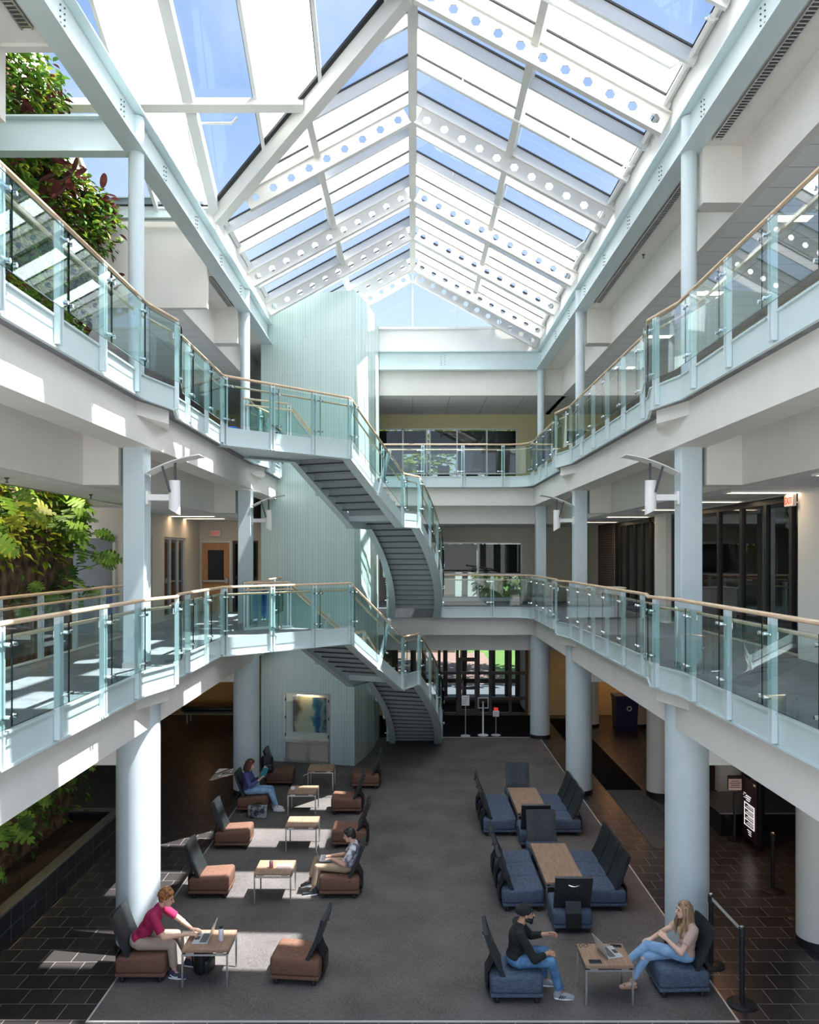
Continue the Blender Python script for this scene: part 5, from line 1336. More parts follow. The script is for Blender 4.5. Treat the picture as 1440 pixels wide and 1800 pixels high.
def monstera_leaf(mb, p, d, n, Lf, m=0):
    """broad heart-shaped blade cut into rounded lobes, folded along the midrib and drooping at the tip"""
    d = d.normalized(); s_ = d.cross(n).normalized(); n = s_.cross(d)
    K = 5; wid = [0.36, 0.47, 0.46, 0.36, 0.20]; ctr = [-0.02, 0.17, 0.38, 0.60, 0.82]
    def at(u, w): return p + d*Lf*u + s_*w*Lf - n*Lf*(0.20*max(u, 0)**2 + 0.35*w*w - 0.10*abs(w))
    for sg in (-1, 1):
        for k in range(K):
            u0, u1 = k/K, (k+1)/K; w = wid[k]; cu = ctr[k]; sw = 0.02 + 0.05*k/K
            r0 = at(u0, 0); r1 = at(u1, 0)
            i0 = at(u0+0.015, sg*w*0.36); i1 = at(u1-0.015, sg*w*0.36)
            o0 = at(cu-0.005+sw, sg*w*0.84); o1 = at(cu+0.155+sw, sg*w*0.80); tp = at(cu+0.10+sw, sg*w*1.02); o00 = at(cu+0.035+sw, sg*w*0.98)
            q1 = [r0, i0, i1, r1]; q2 = [i0, o0, o00, tp, o1, i1]
            mb.quad(q1 if sg > 0 else q1[::-1], m); mb.quad(q2 if sg > 0 else q2[::-1], m)
    q = [at(0.98, 0), at(0.97, 0.09), at(1.13, 0.0), at(0.97, -0.09)]; mb.quad(q, m)
def monstera(y, z, reach, nleaf, mat_, label, group, Lr=(0.24, 0.40), x0=-7.1):
    root = thing('monstera', label, 'plant', (x0, y, z), group)
    st = MB()
    for k in range(int(nleaf*1.6)):
        mb = MB()
        ang = random.uniform(-1.3, 1.3); up = random.uniform(-0.2, 0.9)
        e_ = V((x0+reach*random.uniform(0.5, 1), y+reach*0.8*math.sin(ang), z+up*reach*0.8))
        mid = V((x0, y, z)).lerp(e_, 0.5)+V((0, 0, 0.10))
        st.tube([(x0, y, z), mid, e_], [0.012, 0.010, 0.006], 6)
        monstera_leaf(mb, e_, V((random.uniform(0.3, 1), 0.7*math.sin(ang), random.uniform(-0.9, 0.1))), V((random.uniform(0.3, 0.8), random.uniform(-0.9, -0.2), random.uniform(0.5, 1))), random.uniform(*Lr))
        mb.build('leaf', mat_ if not isinstance(mat_, list) else random.choice(mat_), root)
    st.build('stem', 'leaf_dark', root)
for k, gy in enumerate((9.0, 12.0, 15.0)):  # made-up fittings to go with the lamps added over the planting
    for q, gz in enumerate((7.9, 3.6)):
        t = thing('added_light_fitting', 'added black spot fitting above the %s, %s of three' % (['first gallery planting', 'planter'][q], ['nearest', 'middle', 'farthest'][k]), 'lamp', (-6.1, gy, gz+0.1), 'added spot fittings of the living wall')
        mb = MB(); mb.tube([(-6.1, gy, gz+0.16), (-6.13, gy, gz+0.03)], [0.05, 0.07], 12, caps=False); mb.build('shade', 'black_plastic', t); mb = MB(); mb.tube([(-6.1, gy, gz+0.14), (-6.0, gy, gz+0.30)], 0.012, 6); mb.build('arm', 'black_plastic', t)
gm = 'split-leaf plants on the living wall'
for k, (y, z, r, n, m, lb) in enumerate((
    (9.0, 6.2, 0.7, 7, ['leaf_yellow', 'leaf_green'], 'yellow-green split-leaf plant at the photo edge, just under the gallery ceiling'),
    (10.6, 6.4, 0.75, 8, ['leaf_yellow'], 'bright yellow split-leaf plant high behind the first gallery rail'),
    (12.2, 6.1, 0.8, 8, ['leaf_yellow', 'leaf_green'], 'sunlit split-leaf plant in the middle of the first gallery planting'),
    (13.6, 6.5, 0.8, 8, ['leaf_yellow', 'leaf_green'], 'split-leaf plant touching the ceiling edge of the first gallery'),
    (15.2, 6.3, 0.9, 9, ['leaf_green', 'leaf_dark'], 'green split-leaf plant reaching toward the grey door'),
    (16.2, 5.9, 1.0, 8, ['leaf_green'], 'large green split-leaf plant hanging in front of the grey door'),
    (16.0, 5.2, 0.9, 6, ['leaf_green', 'leaf_dark'], 'green split-leaf plant just above the rail before the grey door'),
    (14.4, 5.0, 0.6, 4, ['leaf_green'], 'small split-leaf plant low on bare rock behind the rail'),
    (11.0, 4.9, 0.4, 3, ['leaf_green'], 'smallest split-leaf plant low behind the rail near the photo edge'))):
    monstera(y, z, r, n, m, lb, gm)
for k, (y, z, r, n, m, lb) in enumerate((
    (10.6, 1.3, 0.7, 6, ['leaf_green', 'leaf_dark'], 'large-leaved plant in the planter nearest the camera'),
    (12.0, 1.2, 0.8, 6, ['leaf_green'], 'split-leaf plant in the planter, second from the camera'),
    (13.4, 1.5, 0.8, 7, ['leaf_green', 'leaf_dark'], 'split-leaf plant in the planter under the sunlit beam patch'),
    (14.8, 1.9, 0.8, 7, ['leaf_green'], 'split-leaf plant halfway up the wall above the planter'),
    (16.2, 2.1, 0.9, 8, ['leaf_dark'], 'dark split-leaf plant at the far end of the planter'))):
    monstera(y, z, r, n, m, lb, 'plants above the planter')
def oval_leaf(mb, p, d_, l):
    d_ = d_.normalized(); s_ = d_.cross(V((0.3, 0.1, 1))).normalized(); n = s_.cross(d_); w = l*0.24
    ring = [p + d_*l*(0.5-0.5*math.cos(PI*k/6)) + s_*w*math.sin(PI*k/6) + n*w*0.25*math.sin(PI*k/6) for k in range(7)]
    ring2 = [p + d_*l*(0.5-0.5*math.cos(PI*k/6)) - s_*w*math.sin(PI*k/6) + n*w*0.25*math.sin(PI*k/6) for k in range(7)]
    mid = [p + d_*l*(0.5-0.5*math.cos(PI*k/6)) for k in range(7)]
    for k in range(6): mb.quad([mid[k], mid[k+1], ring[k+1], ring[k]]); mb.quad([mid[k], ring2[k], ring2[k+1], mid[k+1]])
def rubber_plant(y, z, label):
    root = thing('rubber_plant', label, 'plant', (-7.0, y, z), 'red-leaved plants on the living wall')
    st = MB(); st.tube([(-7.1, y, z-0.3), (-6.5, y, z+0.2), (-6.1, y+0.05, z+0.5)], [0.02, 0.015, 0.01], 6); st.build('stem', 'bark', root)
    for k in range(40):
        mb = MB(); u = random.random(); p = V((-6.9+0.8*u, y+random.uniform(-0.45, 0.45), z-0.35+0.85*u+random.uniform(-0.25, 0.25)))
        oval_leaf(mb, p, V((random.uniform(0, 1), random.uniform(-1, 1), random.uniform(-0.4, 0.8))), random.uniform(0.22, 0.34)); mb.build('leaf', 'leaf_red', root)
for y, z, lb in ((11.1, 13.6, 'dark red rubber plant in the square gap above the cross girder'), (13.2, 12.5, 'dark red rubber plant just under the cross girder'), (14.6, 12.2, 'dark red rubber plant among bright green leaves under the cross girder'), (16.6, 12.6, 'dark red rubber plant sticking out against the sky'), (16.6, 10.9, 'dark red rubber plant below the sloping skylight girder')):
    rubber_plant(y, z, lb)
t = thing('dry_leaf', 'curled brown dead leaf hanging before the bare rock', 'leaf', (-6.5, 9.4, 5.7))
mb = MB(); monstera_leaf(mb, V((-6.5, 9.5, 5.75)), V((0.2, 0.5, -0.8)), V((1, 0, 0.2)), 0.24); mb.build('blade', 'dry_leaf', t)
mb = MB(); mb.tube([(-7.1, 9.2, 5.95), (-6.8, 9.3, 5.92), (-6.5, 9.5, 5.75)], 0.006, 6); mb.build('stem', 'bark', t)
# ================================================================== outside beyond the entrance
mb = MB(); mb.box(-40, 40, 32.7, 90, -0.2, -0.04); struct(mb, 'ground_lawn', 'lawn')
mb = MB(); mb.box(-12, 12, 32.7, 37.5, -0.04, -0.02); struct(mb, 'ground_paving', 'paving')
mb = MB(); mb.box(-14, 4.3, 37.5, 49.9, -0.04, -0.02); struct(mb, 'ground_plaza', 'pink_paving')
t = thing('brick_building', 'pink brick building outside beyond the entrance doors', 'building', (-2, 52, -0.04))
mb = MB(); mb.box(-16, 2.6, 50, 58, -0.04, 6.5); mb.build('wall', 'pink_brick', t)
for x in (-9, -6, -3, 0.2):
    mb = MB(); mb.box(x-0.6, x+0.6, 49.95, 50.02, 0.9, 2.2); w_ = mb.build('window', 'alu_frame', t); mb = MB(); mb.box(x-0.5, x+0.5, 49.93, 49.95, 1.0, 2.1); mb.build('pane', 'screen', w_)
mb = MB(); mb.box(-16.3, 2.9, 49.7, 58.3, 6.5, 6.8); mb.build('roof', 'roof_white', t)
def tree(x, y, h, r, label):
    t = thing('tree', label, 'tree', (x, y, -0.04), 'trees outside')
    mb = MB(); mb.tube([(x, y, -0.04), (x+0.1, y, h*0.4), (x, y, h*0.75)], [0.2, 0.15, 0.06], 8); mb.build('trunk', 'bark', t)
    mb = MB()
    for k in range(2600):
        d = V((random.gauss(0, 1), random.gauss(0, 1), random.gauss(0, 1))).normalized()*r*random.uniform(0.45, 1)
        p = V((x, y, h*0.68))+V((d.x, d.y, d.z*0.8)); small_leaf(mb, p, V((d.x, d.y, d.z-0.5)), V((0, 0, 1)), 0.42, 0.26, random.randint(0, 1))
    mb.build('crown', ['leaf_green', 'leaf_yellow'], t)
for x, y, h, r, lb in ((-2.2, 40, 14, 4.2, 'leafy tree outside nearest the green tower side of the windows'), (2.6, 42, 14.5, 4.3, 'leafy tree outside behind the middle of the far windows'), (7.2, 40, 14, 4.0, 'leafy tree outside toward the counter side of the far windows'), (6.5, 54, 6, 2.4, 'small leafy tree on the lawn seen through the entrance')):
    tree(x, y, h, r, lb)
# ================================================================== people
mat('skin_light', (0.62, 0.36, 0.26), 0.5); mat('skin_tan', (0.50, 0.28, 0.18), 0.5); mat('skin_pale', (0.66, 0.42, 0.32), 0.5)
mat('polo_red', (0.36, 0.012, 0.075), 0.8); mat('khaki', (0.40, 0.32, 0.25), 0.85); mat('tee_print', (0.5, 0.5, 0.52), 0.8)
vary(M['tee_print'], (0.62, 0.62, 0.66), (0.16, 0.17, 0.20), 7, 2, lo=0.5, hi=0.58)
mat('beige_trouser', (0.42, 0.31, 0.20), 0.85); mat('purple_cardigan', (0.07, 0.075, 0.22), 0.85); mat('jeans_light', (0.22, 0.38, 0.58), 0.85); vary(M['jeans_light'], (0.18, 0.33, 0.53), (0.30, 0.47, 0.66), 9)
mat('jeans_blue', (0.06, 0.17, 0.33), 0.85); vary(M['jeans_blue'], (0.045, 0.12, 0.26), (0.12, 0.27, 0.46), 9)
mat('knit_black', (0.010, 0.014, 0.014), 0.9); mat('tan_top', (0.50, 0.36, 0.29), 0.85); mat('white_shirt', (0.75, 0.72, 0.70), 0.8)
mat('hair_ginger', (0.27, 0.10, 0.03), 0.6); mat('hair_black', (0.014, 0.012, 0.012), 0.5); mat('hair_brown', (0.09, 0.035, 0.018), 0.5); mat('hair_blonde', (0.30, 0.18, 0.085), 0.5)
vary(M['hair_blonde'], (0.12, 0.065, 0.035), (0.42, 0.28, 0.15), 7, 4, stretch=(6, 6, 0.7)); vary(M['hair_ginger'], (0.17, 0.055, 0.015), (0.42, 0.18, 0.06), 24)
mat('shoe_navy', (0.03, 0.03, 0.06), 0.6); mat('shoe_grey', (0.30, 0.32, 0.34), 0.7); mat('shoe_white', (0.75, 0.75, 0.76), 0.6); mat('shoe_dark', (0.04, 0.042, 0.045), 0.6); mat('sandal_tan', (0.42, 0.24, 0.12), 0.6); mat('sole_white', (0.8, 0.8, 0.8), 0.6)
mat('eye_dark', (0.02, 0.015, 0.012), 0.2); mat('lip', (0.42, 0.16, 0.13), 0.5)
def fuse(mb, name, m, parent, voxel=0.007, smooth=4, keep=None):
    tmp = bpy.data.meshes.new('tmp'); tmp.from_pydata(mb.v, [], mb.f)
    to = bpy.data.objects.new('tmp', tmp); COL.objects.link(to)
    md = to.modifiers.new('r', 'REMESH'); md.mode = 'VOXEL'; md.voxel_size = voxel; md.use_smooth_shade = True
    if smooth: ms = to.modifiers.new('s', 'SMOOTH'); ms.iterations = smooth; ms.factor = 0.5
    dg = bpy.context.evaluated_depsgraph_get(); dg.update()
    me = bpy.data.meshes.new_from_object(to.evaluated_get(dg)); me.name = name
    bpy.data.objects.remove(to); bpy.data.meshes.remove(tmp)
    me.materials.clear(); me.materials.append(M[m])
    off = V((0,0,0)); o = parent
    while o is not None: off += o.location; o = o.parent
    me.transform(Matrix.Translation(-off)); me.update()
    ob = bpy.data.objects.new(name, me); COL.objects.link(ob); ob.parent = parent
    return ob
def hand(mb, w, d, n, lat, curl=0.5, r=0.0082):
    """w wrist, d pointing direction, n back-of-hand normal, lat direction to the thumb side"""
    d = V(d).normalized(); n = V(n); n = (n - d*n.dot(d)).normalized(); s_ = d.cross(n); s_ = s_ if s_.dot(V(lat)) > 0 else -s_
    K = [w + d*0.085 + s_*o for o in (0.030, 0.010, -0.010, -0.029)]
    for o, k in zip((0.022, 0.008, -0.008, -0.020), K): mb.limb([w + s_*o*0.8, k], [0.0155, 0.0125], 8)
    mb.limb([w + d*0.03, w + d*0.07], [0.022, 0.020], 10)
    for q, (k, L_) in enumerate(zip(K, (0.070, 0.078, 0.073, 0.058))):
        p = k; pts = [p]; a = curl*0.35
        spread = s_*(0.10*(1.2-q*0.8))
        for seg in (0.45, 0.31, 0.24):
            dd = (d*math.cos(a) - n*math.sin(a) + spread).normalized(); p = p + dd*L_*seg; pts.append(p); a += curl*0.75
        mb.limb(pts, [r*1.12, r*1.05, r*0.95, r*0.82], 8)
    t0 = w + d*0.028 + s_*0.024; t1 = t0 + (d*0.55 + s_*0.7 - n*0.35).normalized()*0.042; t2 = t1 + (d*0.85 + s_*0.2 - n*0.4).normalized()*0.030; t3 = t2 + (d*0.9 - n*0.4).normalized()*0.022
    mb.limb([t0, t1, t2, t3], [0.0135, 0.011, 0.0095, 0.008], 8)
def frame(fd, up):
    u = V(up).normalized(); f_ = V(fd); f_ = (f_ - u*f_.dot(u)).normalized(); l_ = u.cross(f_)
    return Matrix((( f_.x, l_.x, u.x), (f_.y, l_.y, u.y), (f_.z, l_.z, u.z)))
def person(label, org, ang, P, st):
    root = thing('person', label, 'person', (org[0], org[1], 0.008), 'people sitting in the hall')
    Fd = V((math.cos(ang), math.sin(ang), 0)); Ld = V((-math.sin(ang), math.cos(ang), 0)); O = V((org[0], org[1], 0))
    W_ = lambda p: O + Fd*p[0] + Ld*p[1] + V((0, 0, p[2]))
    D_ = lambda p: Fd*p[0] + Ld*p[1] + V((0, 0, p[2]))
    J = {k: W_(v) for k, v in P.items() if k not in ('look', 'hdR', 'hdL', 'nR', 'nL', 'cR', 'cL', 'toeR', 'toeL')}
    k_ = st.get('build', 1.0); fem = st.get('fem', False)
    spine = (J['neck']-J['hip']).normalized(); R = frame(Fd, spine)
    sw = 0.165 if fem else 0.185
    def torso(mb, g):
        mb.ell(J['hip']+spine*0.02, 0.115*k_+g, 0.165*k_+g, 0.115+g, 16, 10, rot=R)
        mb.ell(J['hip'].lerp(J['chest'], 0.5), 0.098*k_+g, (0.135 if fem else 0.15)*k_+g, 0.17+g, 16, 10, rot=R)
        mb.ell(J['chest'], 0.108*k_+g, (0.145 if fem else 0.165)*k_+g, 0.155+g, 16, 10, rot=R)
        if fem:
            for s_ in (-1, 1): mb.ell(J['chest']+R@V((0.085, 0.065*s_, -0.005)), 0.055+g*0.5, 0.06+g*0.5, 0.06+g*0.5, 10, 8)
        mb.limb([J['shR'], J['neck']-spine*0.03, J['shL']], [0.052+g, 0.06+g, 0.052+g], 12)
    look = D_(P['look']).normalized(); RH = frame(look, V((0,0,1))+Fd*0.25 if look.z < -0.2 else V((0,0,1)))
    H = J['head']; hp = lambda a, b, c: H + RH@V((a, b, c))
    b = MB(); torso(b, -0.012)
    b.limb([J['neck']-spine*0.03, J['neck'].lerp(H, 0.6)], [0.058, 0.050], 12)
    b.ell(hp(-0.005, 0, 0.02), 0.094, 0.074, 0.098, 16, 12, rot=RH); b.ell(hp(0.030, 0, -0.045), 0.060, 0.055, 0.066, 14, 10, rot=RH); b.ell(hp(0.062, 0, -0.088), 0.024, 0.028, 0.022, 10, 8, rot=RH)
    b.limb([hp(0.088, 0, 0.012), hp(0.108, 0, -0.026)], [0.009, 0.014], 8); b.ell(hp(0.085, 0, -0.056), 0.012, 0.022, 0.012, 8, 6, rot=RH)
    for s_ in (-1, 1): b.ell(hp(-0.005, 0.076*s_, -0.012), 0.018, 0.009, 0.030, 8, 8, rot=RH); b.ell(hp(0.068, 0.030*s_, 0.026), 0.018, 0.02, 0.01, 8, 6, rot=RH)
    for s_ in 'RL':
        b.limb([J['sh'+s_], J['el'+s_], J['wr'+s_]], [0.050, 0.040, 0.026], 12)
        fo = (J['wr'+s_]-J['el'+s_])
        b.ell(J['el'+s_]+fo*0.25, 0.042, 0.042, 0.042, 10, 8)
        hd = D_(P.get('hd'+s_, (0,0,0))); hd = fo if hd.length < 0.1 else hd
        b_n = D_(P.get('n'+s_, (0, 0, 1))); lat = Ld*(1 if s_ == 'R' else -1)
        hand(b, J['wr'+s_], hd, b_n, lat if 'lat'+s_ not in st else D_(st['lat'+s_]), P.get('c'+s_, 0.5))
        b.limb([J['hp'+s_], J['kn'+s_], J['an'+s_]], [0.078, 0.052, 0.034], 12)
        toe = D_(P.get('toe'+s_, (1, 0, -0.12))).normalized(); an = J['an'+s_]
        b.limb([an-V((0,0,0.035))-toe*0.035, an-V((0,0,0.045))+toe*0.08, an-V((0,0,0.055))+toe*0.15], [0.036, 0.033, 0.024], 10)
    fuse(b, 'body', st['skin'], root, 0.0055, 3)
    # clothes
    t = MB(); torso(t, 0.010)
    for s_ in 'RL':
        sf = st.get('sleeve', 0.5); pts = [J['sh'+s_]]; rr = [0.066]
        if sf <= 0.6: pts.append(J['sh'+s_].lerp(J['el'+s_], sf*1.5)); rr.append(0.060)
        else: pts += [J['el'+s_], J['el'+s_].lerp(J['wr'+s_], (sf-0.6)*2.4)]; rr += [0.056, 0.042]
        for a, c, ra, rb in zip(pts, pts[1:], rr, rr[1:]): t.tube([a, c], [ra, rb], 14)
        t.ell(J['sh'+s_], 0.068, 0.068, 0.068, 12, 8)
        if len(pts) > 2: t.ell(pts[1], 0.056, 0.056, 0.056, 12, 8)
    if st.get('collar'): t.limb([J['neck']-spine*0.02, J['neck']+spine*0.015], [0.072, 0.068], 14)
    fuse(t, st.get('topname', 'shirt'), st['top'], root, 0.007, 3)
    p = MB(); p.ell(J['hip']-spine*0.01, 0.13*k_, 0.18*k_, 0.105, 16, 10, rot=R)
    for s_ in 'RL':
        e_ = J['kn'+s_].lerp(J['an'+s_], st.get('hem', 0.88))
        p.limb([J['hp'+s_], J['kn'+s_]], [0.094, 0.068], 14); p.tube([J['kn'+s_], e_], [0.067, st.get('cuff', 0.056)], 14)
        p.limb([J['hip'], J['hp'+s_]], [0.10, 0.092], 12)
    fuse(p, 'trousers', st['pants'], root, 0.007, 3)
    for s_ in 'RL':
        toe = D_(P.get('toe'+s_, (1, 0, -0.12))).normalized(); an = J['an'+s_]; dn = V((0,0,-1)) - toe*(V((0,0,-1)).dot(toe)); dn.normalize()
        q = MB()
        if st.get('sandal'):
            q.limb([an+dn*0.085-toe*0.05, an+dn*0.085+toe*0.15], [0.022, 0.022], 10)
            for o in (0.02, 0.11): q.limb([an+dn*(0.05-0.02*(o > 0.05))+toe*o+Ld*0.04, an+dn*(0.03 if o < 0.05 else 0.04)+toe*o, an+dn*(0.05-0.02*(o > 0.05))+toe*o-Ld*0.04], [0.012]*3, 8)
            fuse(q, 'sandal', 'sandal_tan', root, 0.006, 2); continue
        q.limb([an-V((0,0,0.0))-toe*0.02, an+dn*0.035-toe*0.03], [0.048, 0.048], 12); q.limb([an+dn*0.05-toe*0.04, an+dn*0.055+toe*0.09, an+dn*0.065+toe*0.17], [0.046, 0.044, 0.034], 12)
        sh = fuse(q, 'shoe', st['shoe'], root, 0.007, 2)
        q = MB(); q.limb([an+dn*0.088-toe*0.045, an+dn*0.088+toe*0.08, an+dn*0.085+toe*0.175], [0.030, 0.032, 0.024], 12)
        for i, v in enumerate(q.v):
            w_ = V(v); h = (w_-an).dot(dn)
            if h > 0.100: q.v[i] = tuple(w_ - dn*(h-0.100))
            lw = (w_-an); 
        # widen the sole sideways a touch
        sd_ = toe.cross(dn).normalized()
        for i, v in enumerate(q.v): w_ = V(v); c = (w_-an).dot(sd_); q.v[i] = tuple(w_ + sd_*c*0.45)
        fuse(q, 'sole', st.get('sole', 'sole_white'), sh, 0.006, 1)
        mk = st.get('mark')
        if mk and s_ == 'R':
            out = -Ld; base = an + dn*0.045 + out*0.047; m_ = MB()
            if mk == 'stripes':
                for o in (0.0, 0.03, 0.06): m_.bar(base+toe*(o+0.012)+dn*-0.012-out*0.012*(o > 0.04), base+toe*(o-0.012)+dn*0.030-out*0.006*(o > 0.04), 0.012, 0.012, out)
                m_.build('side_stripes', 'shoe_dark', sh)
            else:
                m_.tube([base+toe*q[0]+dn*q[1]-out*q[2] for q in ((-0.045, -0.012, 0.0), (0.0, 0.012, -0.002), (0.03, 0.020, 0.0), (0.055, 0.016, 0.004), (0.07, 0.004, 0.010))], [0.004, 0.008, 0.011, 0.009, 0.003], 6); m_.build('side_mark', 'sole_white', sh)
    if st.get('rip'):
        m_ = MB(); kd = (J['knR']-J['hpR']).normalized(); sd2 = (J['anR']-J['knR']).normalized(); fr = (Fd - sd2*Fd.dot(sd2)).normalized(); m_.ell(J['knR']+sd2*0.05+fr*0.040+Ld*0.022, 0.034, 0.034, 0.030, 10, 8); m_.build('ripped_knee', st['skin'], root, smooth=True)
    # hair, face
    h = MB(); st['hair'](h, hp, RH, H, Fd, Ld)
    fuse(h, st.get('hairname', 'hair'), st['hairm'], root, 0.006, 2)
    if 'beard' in st: h = MB(); st['beard'](h, hp, RH); fuse(h, 'beard', 'hair_black', root, 0.005, 2)
    f_ = MB()
    for s_ in (-1, 1): f_.ell(hp(0.083, 0.030*s_, 0.012), 0.009, 0.012, 0.007, 8, 6, rot=RH); f_.limb([hp(0.086, 0.016*s_, 0.032), hp(0.080, 0.046*s_, 0.032)], [0.004, 0.003], 6)
    f_.build('eyes', 'eye_dark', root, smooth=True)
    f_ = MB(); f_.limb([hp(0.088, -0.018, -0.058), hp(0.097, 0, -0.058), hp(0.088, 0.018, -0.058)], [0.004, 0.006, 0.004], 6); f_.build('mouth', 'lip', root, smooth=True)
    return root, W_, D_
def cap_hair(h, hp, RH, low=0.0):
    h.ell(hp(-0.018, 0, 0.040), 0.100, 0.084, 0.095, 16, 12, rot=RH); h.ell(hp(-0.055, 0, -0.005), 0.058, 0.076, 0.075, 14, 10, rot=RH)
def curls(h, hp, RH, H, Fd, Ld):
    cap_hair(h, hp, RH); rnd = random.Random(3)
    for k in range(90):
        a = rnd.uniform(0, 2*PI); e_ = rnd.uniform(-0.15, 1.5)
        x, y, z = math.cos(e_)*math.cos(a), math.cos(e_)*math.sin(a), math.sin(e_)
        if x > 0.55 and z < 0.5: continue
        p = hp(-0.015+0.106*x, 0.092*y, 0.035+0.108*z); h.ell(p, 0.019, 0.019, 0.019, 8, 6)
def short_hair(h, hp, RH, H, Fd, Ld):
    cap_hair(h, hp, RH); h.ell(hp(0.045, 0, 0.085), 0.045, 0.066, 0.028, 12, 8, rot=RH)
    for s_ in (-1, 1): h.ell(hp(0.0, 0.074*s_, 0.02), 0.05, 0.014, 0.04, 10, 8, rot=RH)
def bob_hair(h, hp, RH, H, Fd, Ld):
    cap_hair(h, hp, RH); h.ell(hp(0.03, 0, 0.09), 0.05, 0.07, 0.03, 12, 8, rot=RH)
    for k in range(12):
        a = PI*0.36+ (2*PI-2*PI*0.36)*k/11; x, y = math.cos(a), math.sin(a)
        p0 = hp(-0.02+0.085*x, 0.078*y, 0.04); p1 = hp(-0.03+0.092*x, 0.088*y, -0.07) ; p2 = hp(-0.04+0.085*x, 0.082*y, -0.155); h.limb([p0, p1, p2], [0.026, 0.027, 0.02], 8)
def long_hair(h, hp, RH, H, Fd, Ld):
    cap_hair(h, hp, RH); h.ell(hp(0.02, 0, 0.085), 0.055, 0.07, 0.03, 12, 8, rot=RH)
    for k in range(12):
        a = PI*0.34+(2*PI-2*PI*0.34)*k/11; x, y = math.cos(a), math.sin(a)
        p0 = hp(-0.02+0.083*x, 0.077*y, 0.05); p1 = hp(-0.03+0.09*x, 0.09*y, -0.06); p2 = hp(-0.035+0.09*x, 0.10*y, -0.17); p3 = hp(0.01+0.07*x, 0.10*y, -0.29); h.limb([p0, p1, p2, p3], [0.025, 0.027, 0.026, 0.014], 8)
    for s_ in (-1, 1): h.limb([hp(0.02, 0.085*s_, -0.05), hp(0.06, 0.095*s_, -0.16), hp(0.085, 0.085*s_, -0.26), hp(0.08, 0.075*s_, -0.35)], [0.02, 0.03, 0.028, 0.012], 8)
def beanie(h, hp, RH, H, Fd, Ld):
    h.ell(hp(-0.022, 0, 0.052), 0.106, 0.092, 0.092, 16, 12, rot=RH); h.ell(hp(-0.075, 0, 0.055), 0.075, 0.080, 0.070, 14, 10, rot=RH)
    for k in range(16):
        a = 2*PI*k/16; h.ell(hp(-0.015+0.098*math.cos(a), 0.084*math.sin(a), 0.040+0.012*math.cos(a)), 0.018, 0.018, 0.016, 8, 6)
def full_beard(h, hp, RH):
    for k in range(13):
        a = -PI*0.55+PI*1.1*k/12; h.ell(hp(0.012+0.062*math.cos(a), 0.062*math.sin(a), -0.060-0.022*math.cos(a)), 0.024, 0.022, 0.034, 8, 6)
    h.ell(hp(0.065, 0, -0.105), 0.03, 0.036, 0.034, 10, 8, rot=RH); h.limb([hp(0.088, -0.024, -0.052), hp(0.097, 0, -0.043), hp(0.088, 0.024, -0.052)], [0.008, 0.009, 0.008], 6)
SEAT = 0.49
person('person in a red polo leaning forward to type on a laptop', (-3.84, 11.50), 0.0, dict(
    hip=(0, 0, SEAT), chest=(0.19, 0, 0.78), neck=(0.28, 0, 0.93), head=(0.385, 0, 1.065), look=(1, -0.05, -0.42),
    shR=(0.26, -0.185, 0.87), elR=(0.42, -0.25, 0.62), wrR=(0.70, -0.09, 0.60), shL=(0.26, 0.185, 0.87), elL=(0.50, 0.25, 0.66), wrL=(0.72, 0.06, 0.605),
    hdR=(1, 0.15, -0.10), hdL=(1, -0.10, -0.10), cR=0.55, cL=0.55,
    hpR=(0.04, -0.10, SEAT-0.01), knR=(0.50, -0.15, 0.48), anR=(0.53, -0.13, 0.108), hpL=(0.04, 0.10, SEAT-0.01), knL=(0.50, 0.16, 0.48), anL=(0.66, 0.20, 0.108)),
    dict(skin='skin_light', top='polo_red', topname='polo_shirt', collar=True, sleeve=0.5, pants='khaki', hem=0.80, shoe='shoe_navy', mark='swoop', hair=curls, hairm='hair_ginger'))
r2_, W2, D2 = person('person with a cap of dark hair slouching with a laptop on the knees', (-1.12, 14.28), PI, dict(
    hip=(0, 0, SEAT-0.01), chest=(-0.09, 0, 0.71), neck=(-0.10, 0, 0.86), head=(-0.02, 0, 1.00), look=(1, 0.05, -0.40),
    shR=(-0.09, -0.18, 0.80), elR=(0.06, -0.24, 0.58), wrR=(0.29, -0.09, 0.615), shL=(-0.09, 0.18, 0.80), elL=(0.06, 0.24, 0.58), wrL=(0.29, 0.07, 0.615),
    hdR=(1, 0.1, -0.12), hdL=(1, -0.1, -0.12), cR=0.5, cL=0.5,
    hpR=(0.04, -0.09, SEAT-0.02), knR=(0.55, -0.09, 0.54), anR=(0.66, 0.01, 0.24), hpL=(0.04, 0.09, SEAT-0.02), knL=(0.52, 0.11, 0.50), anL=(0.60, 0.12, 0.108), toeR=(1, 0.1, -0.3)),
    dict(skin='skin_light', top='tee_print', topname='t_shirt', sleeve=0.55, pants='beige_trouser', hem=0.82, shoe='shoe_dark', hair=short_hair, hairm='hair_black'))
p = W2((0.385, -0.01, 0.588)); laptop(p.x, p.y, p.z, PI/2, 'dark laptop open on the knees of the slouching man', 'dark_laptop', 1.85, 0.31, 0.21)
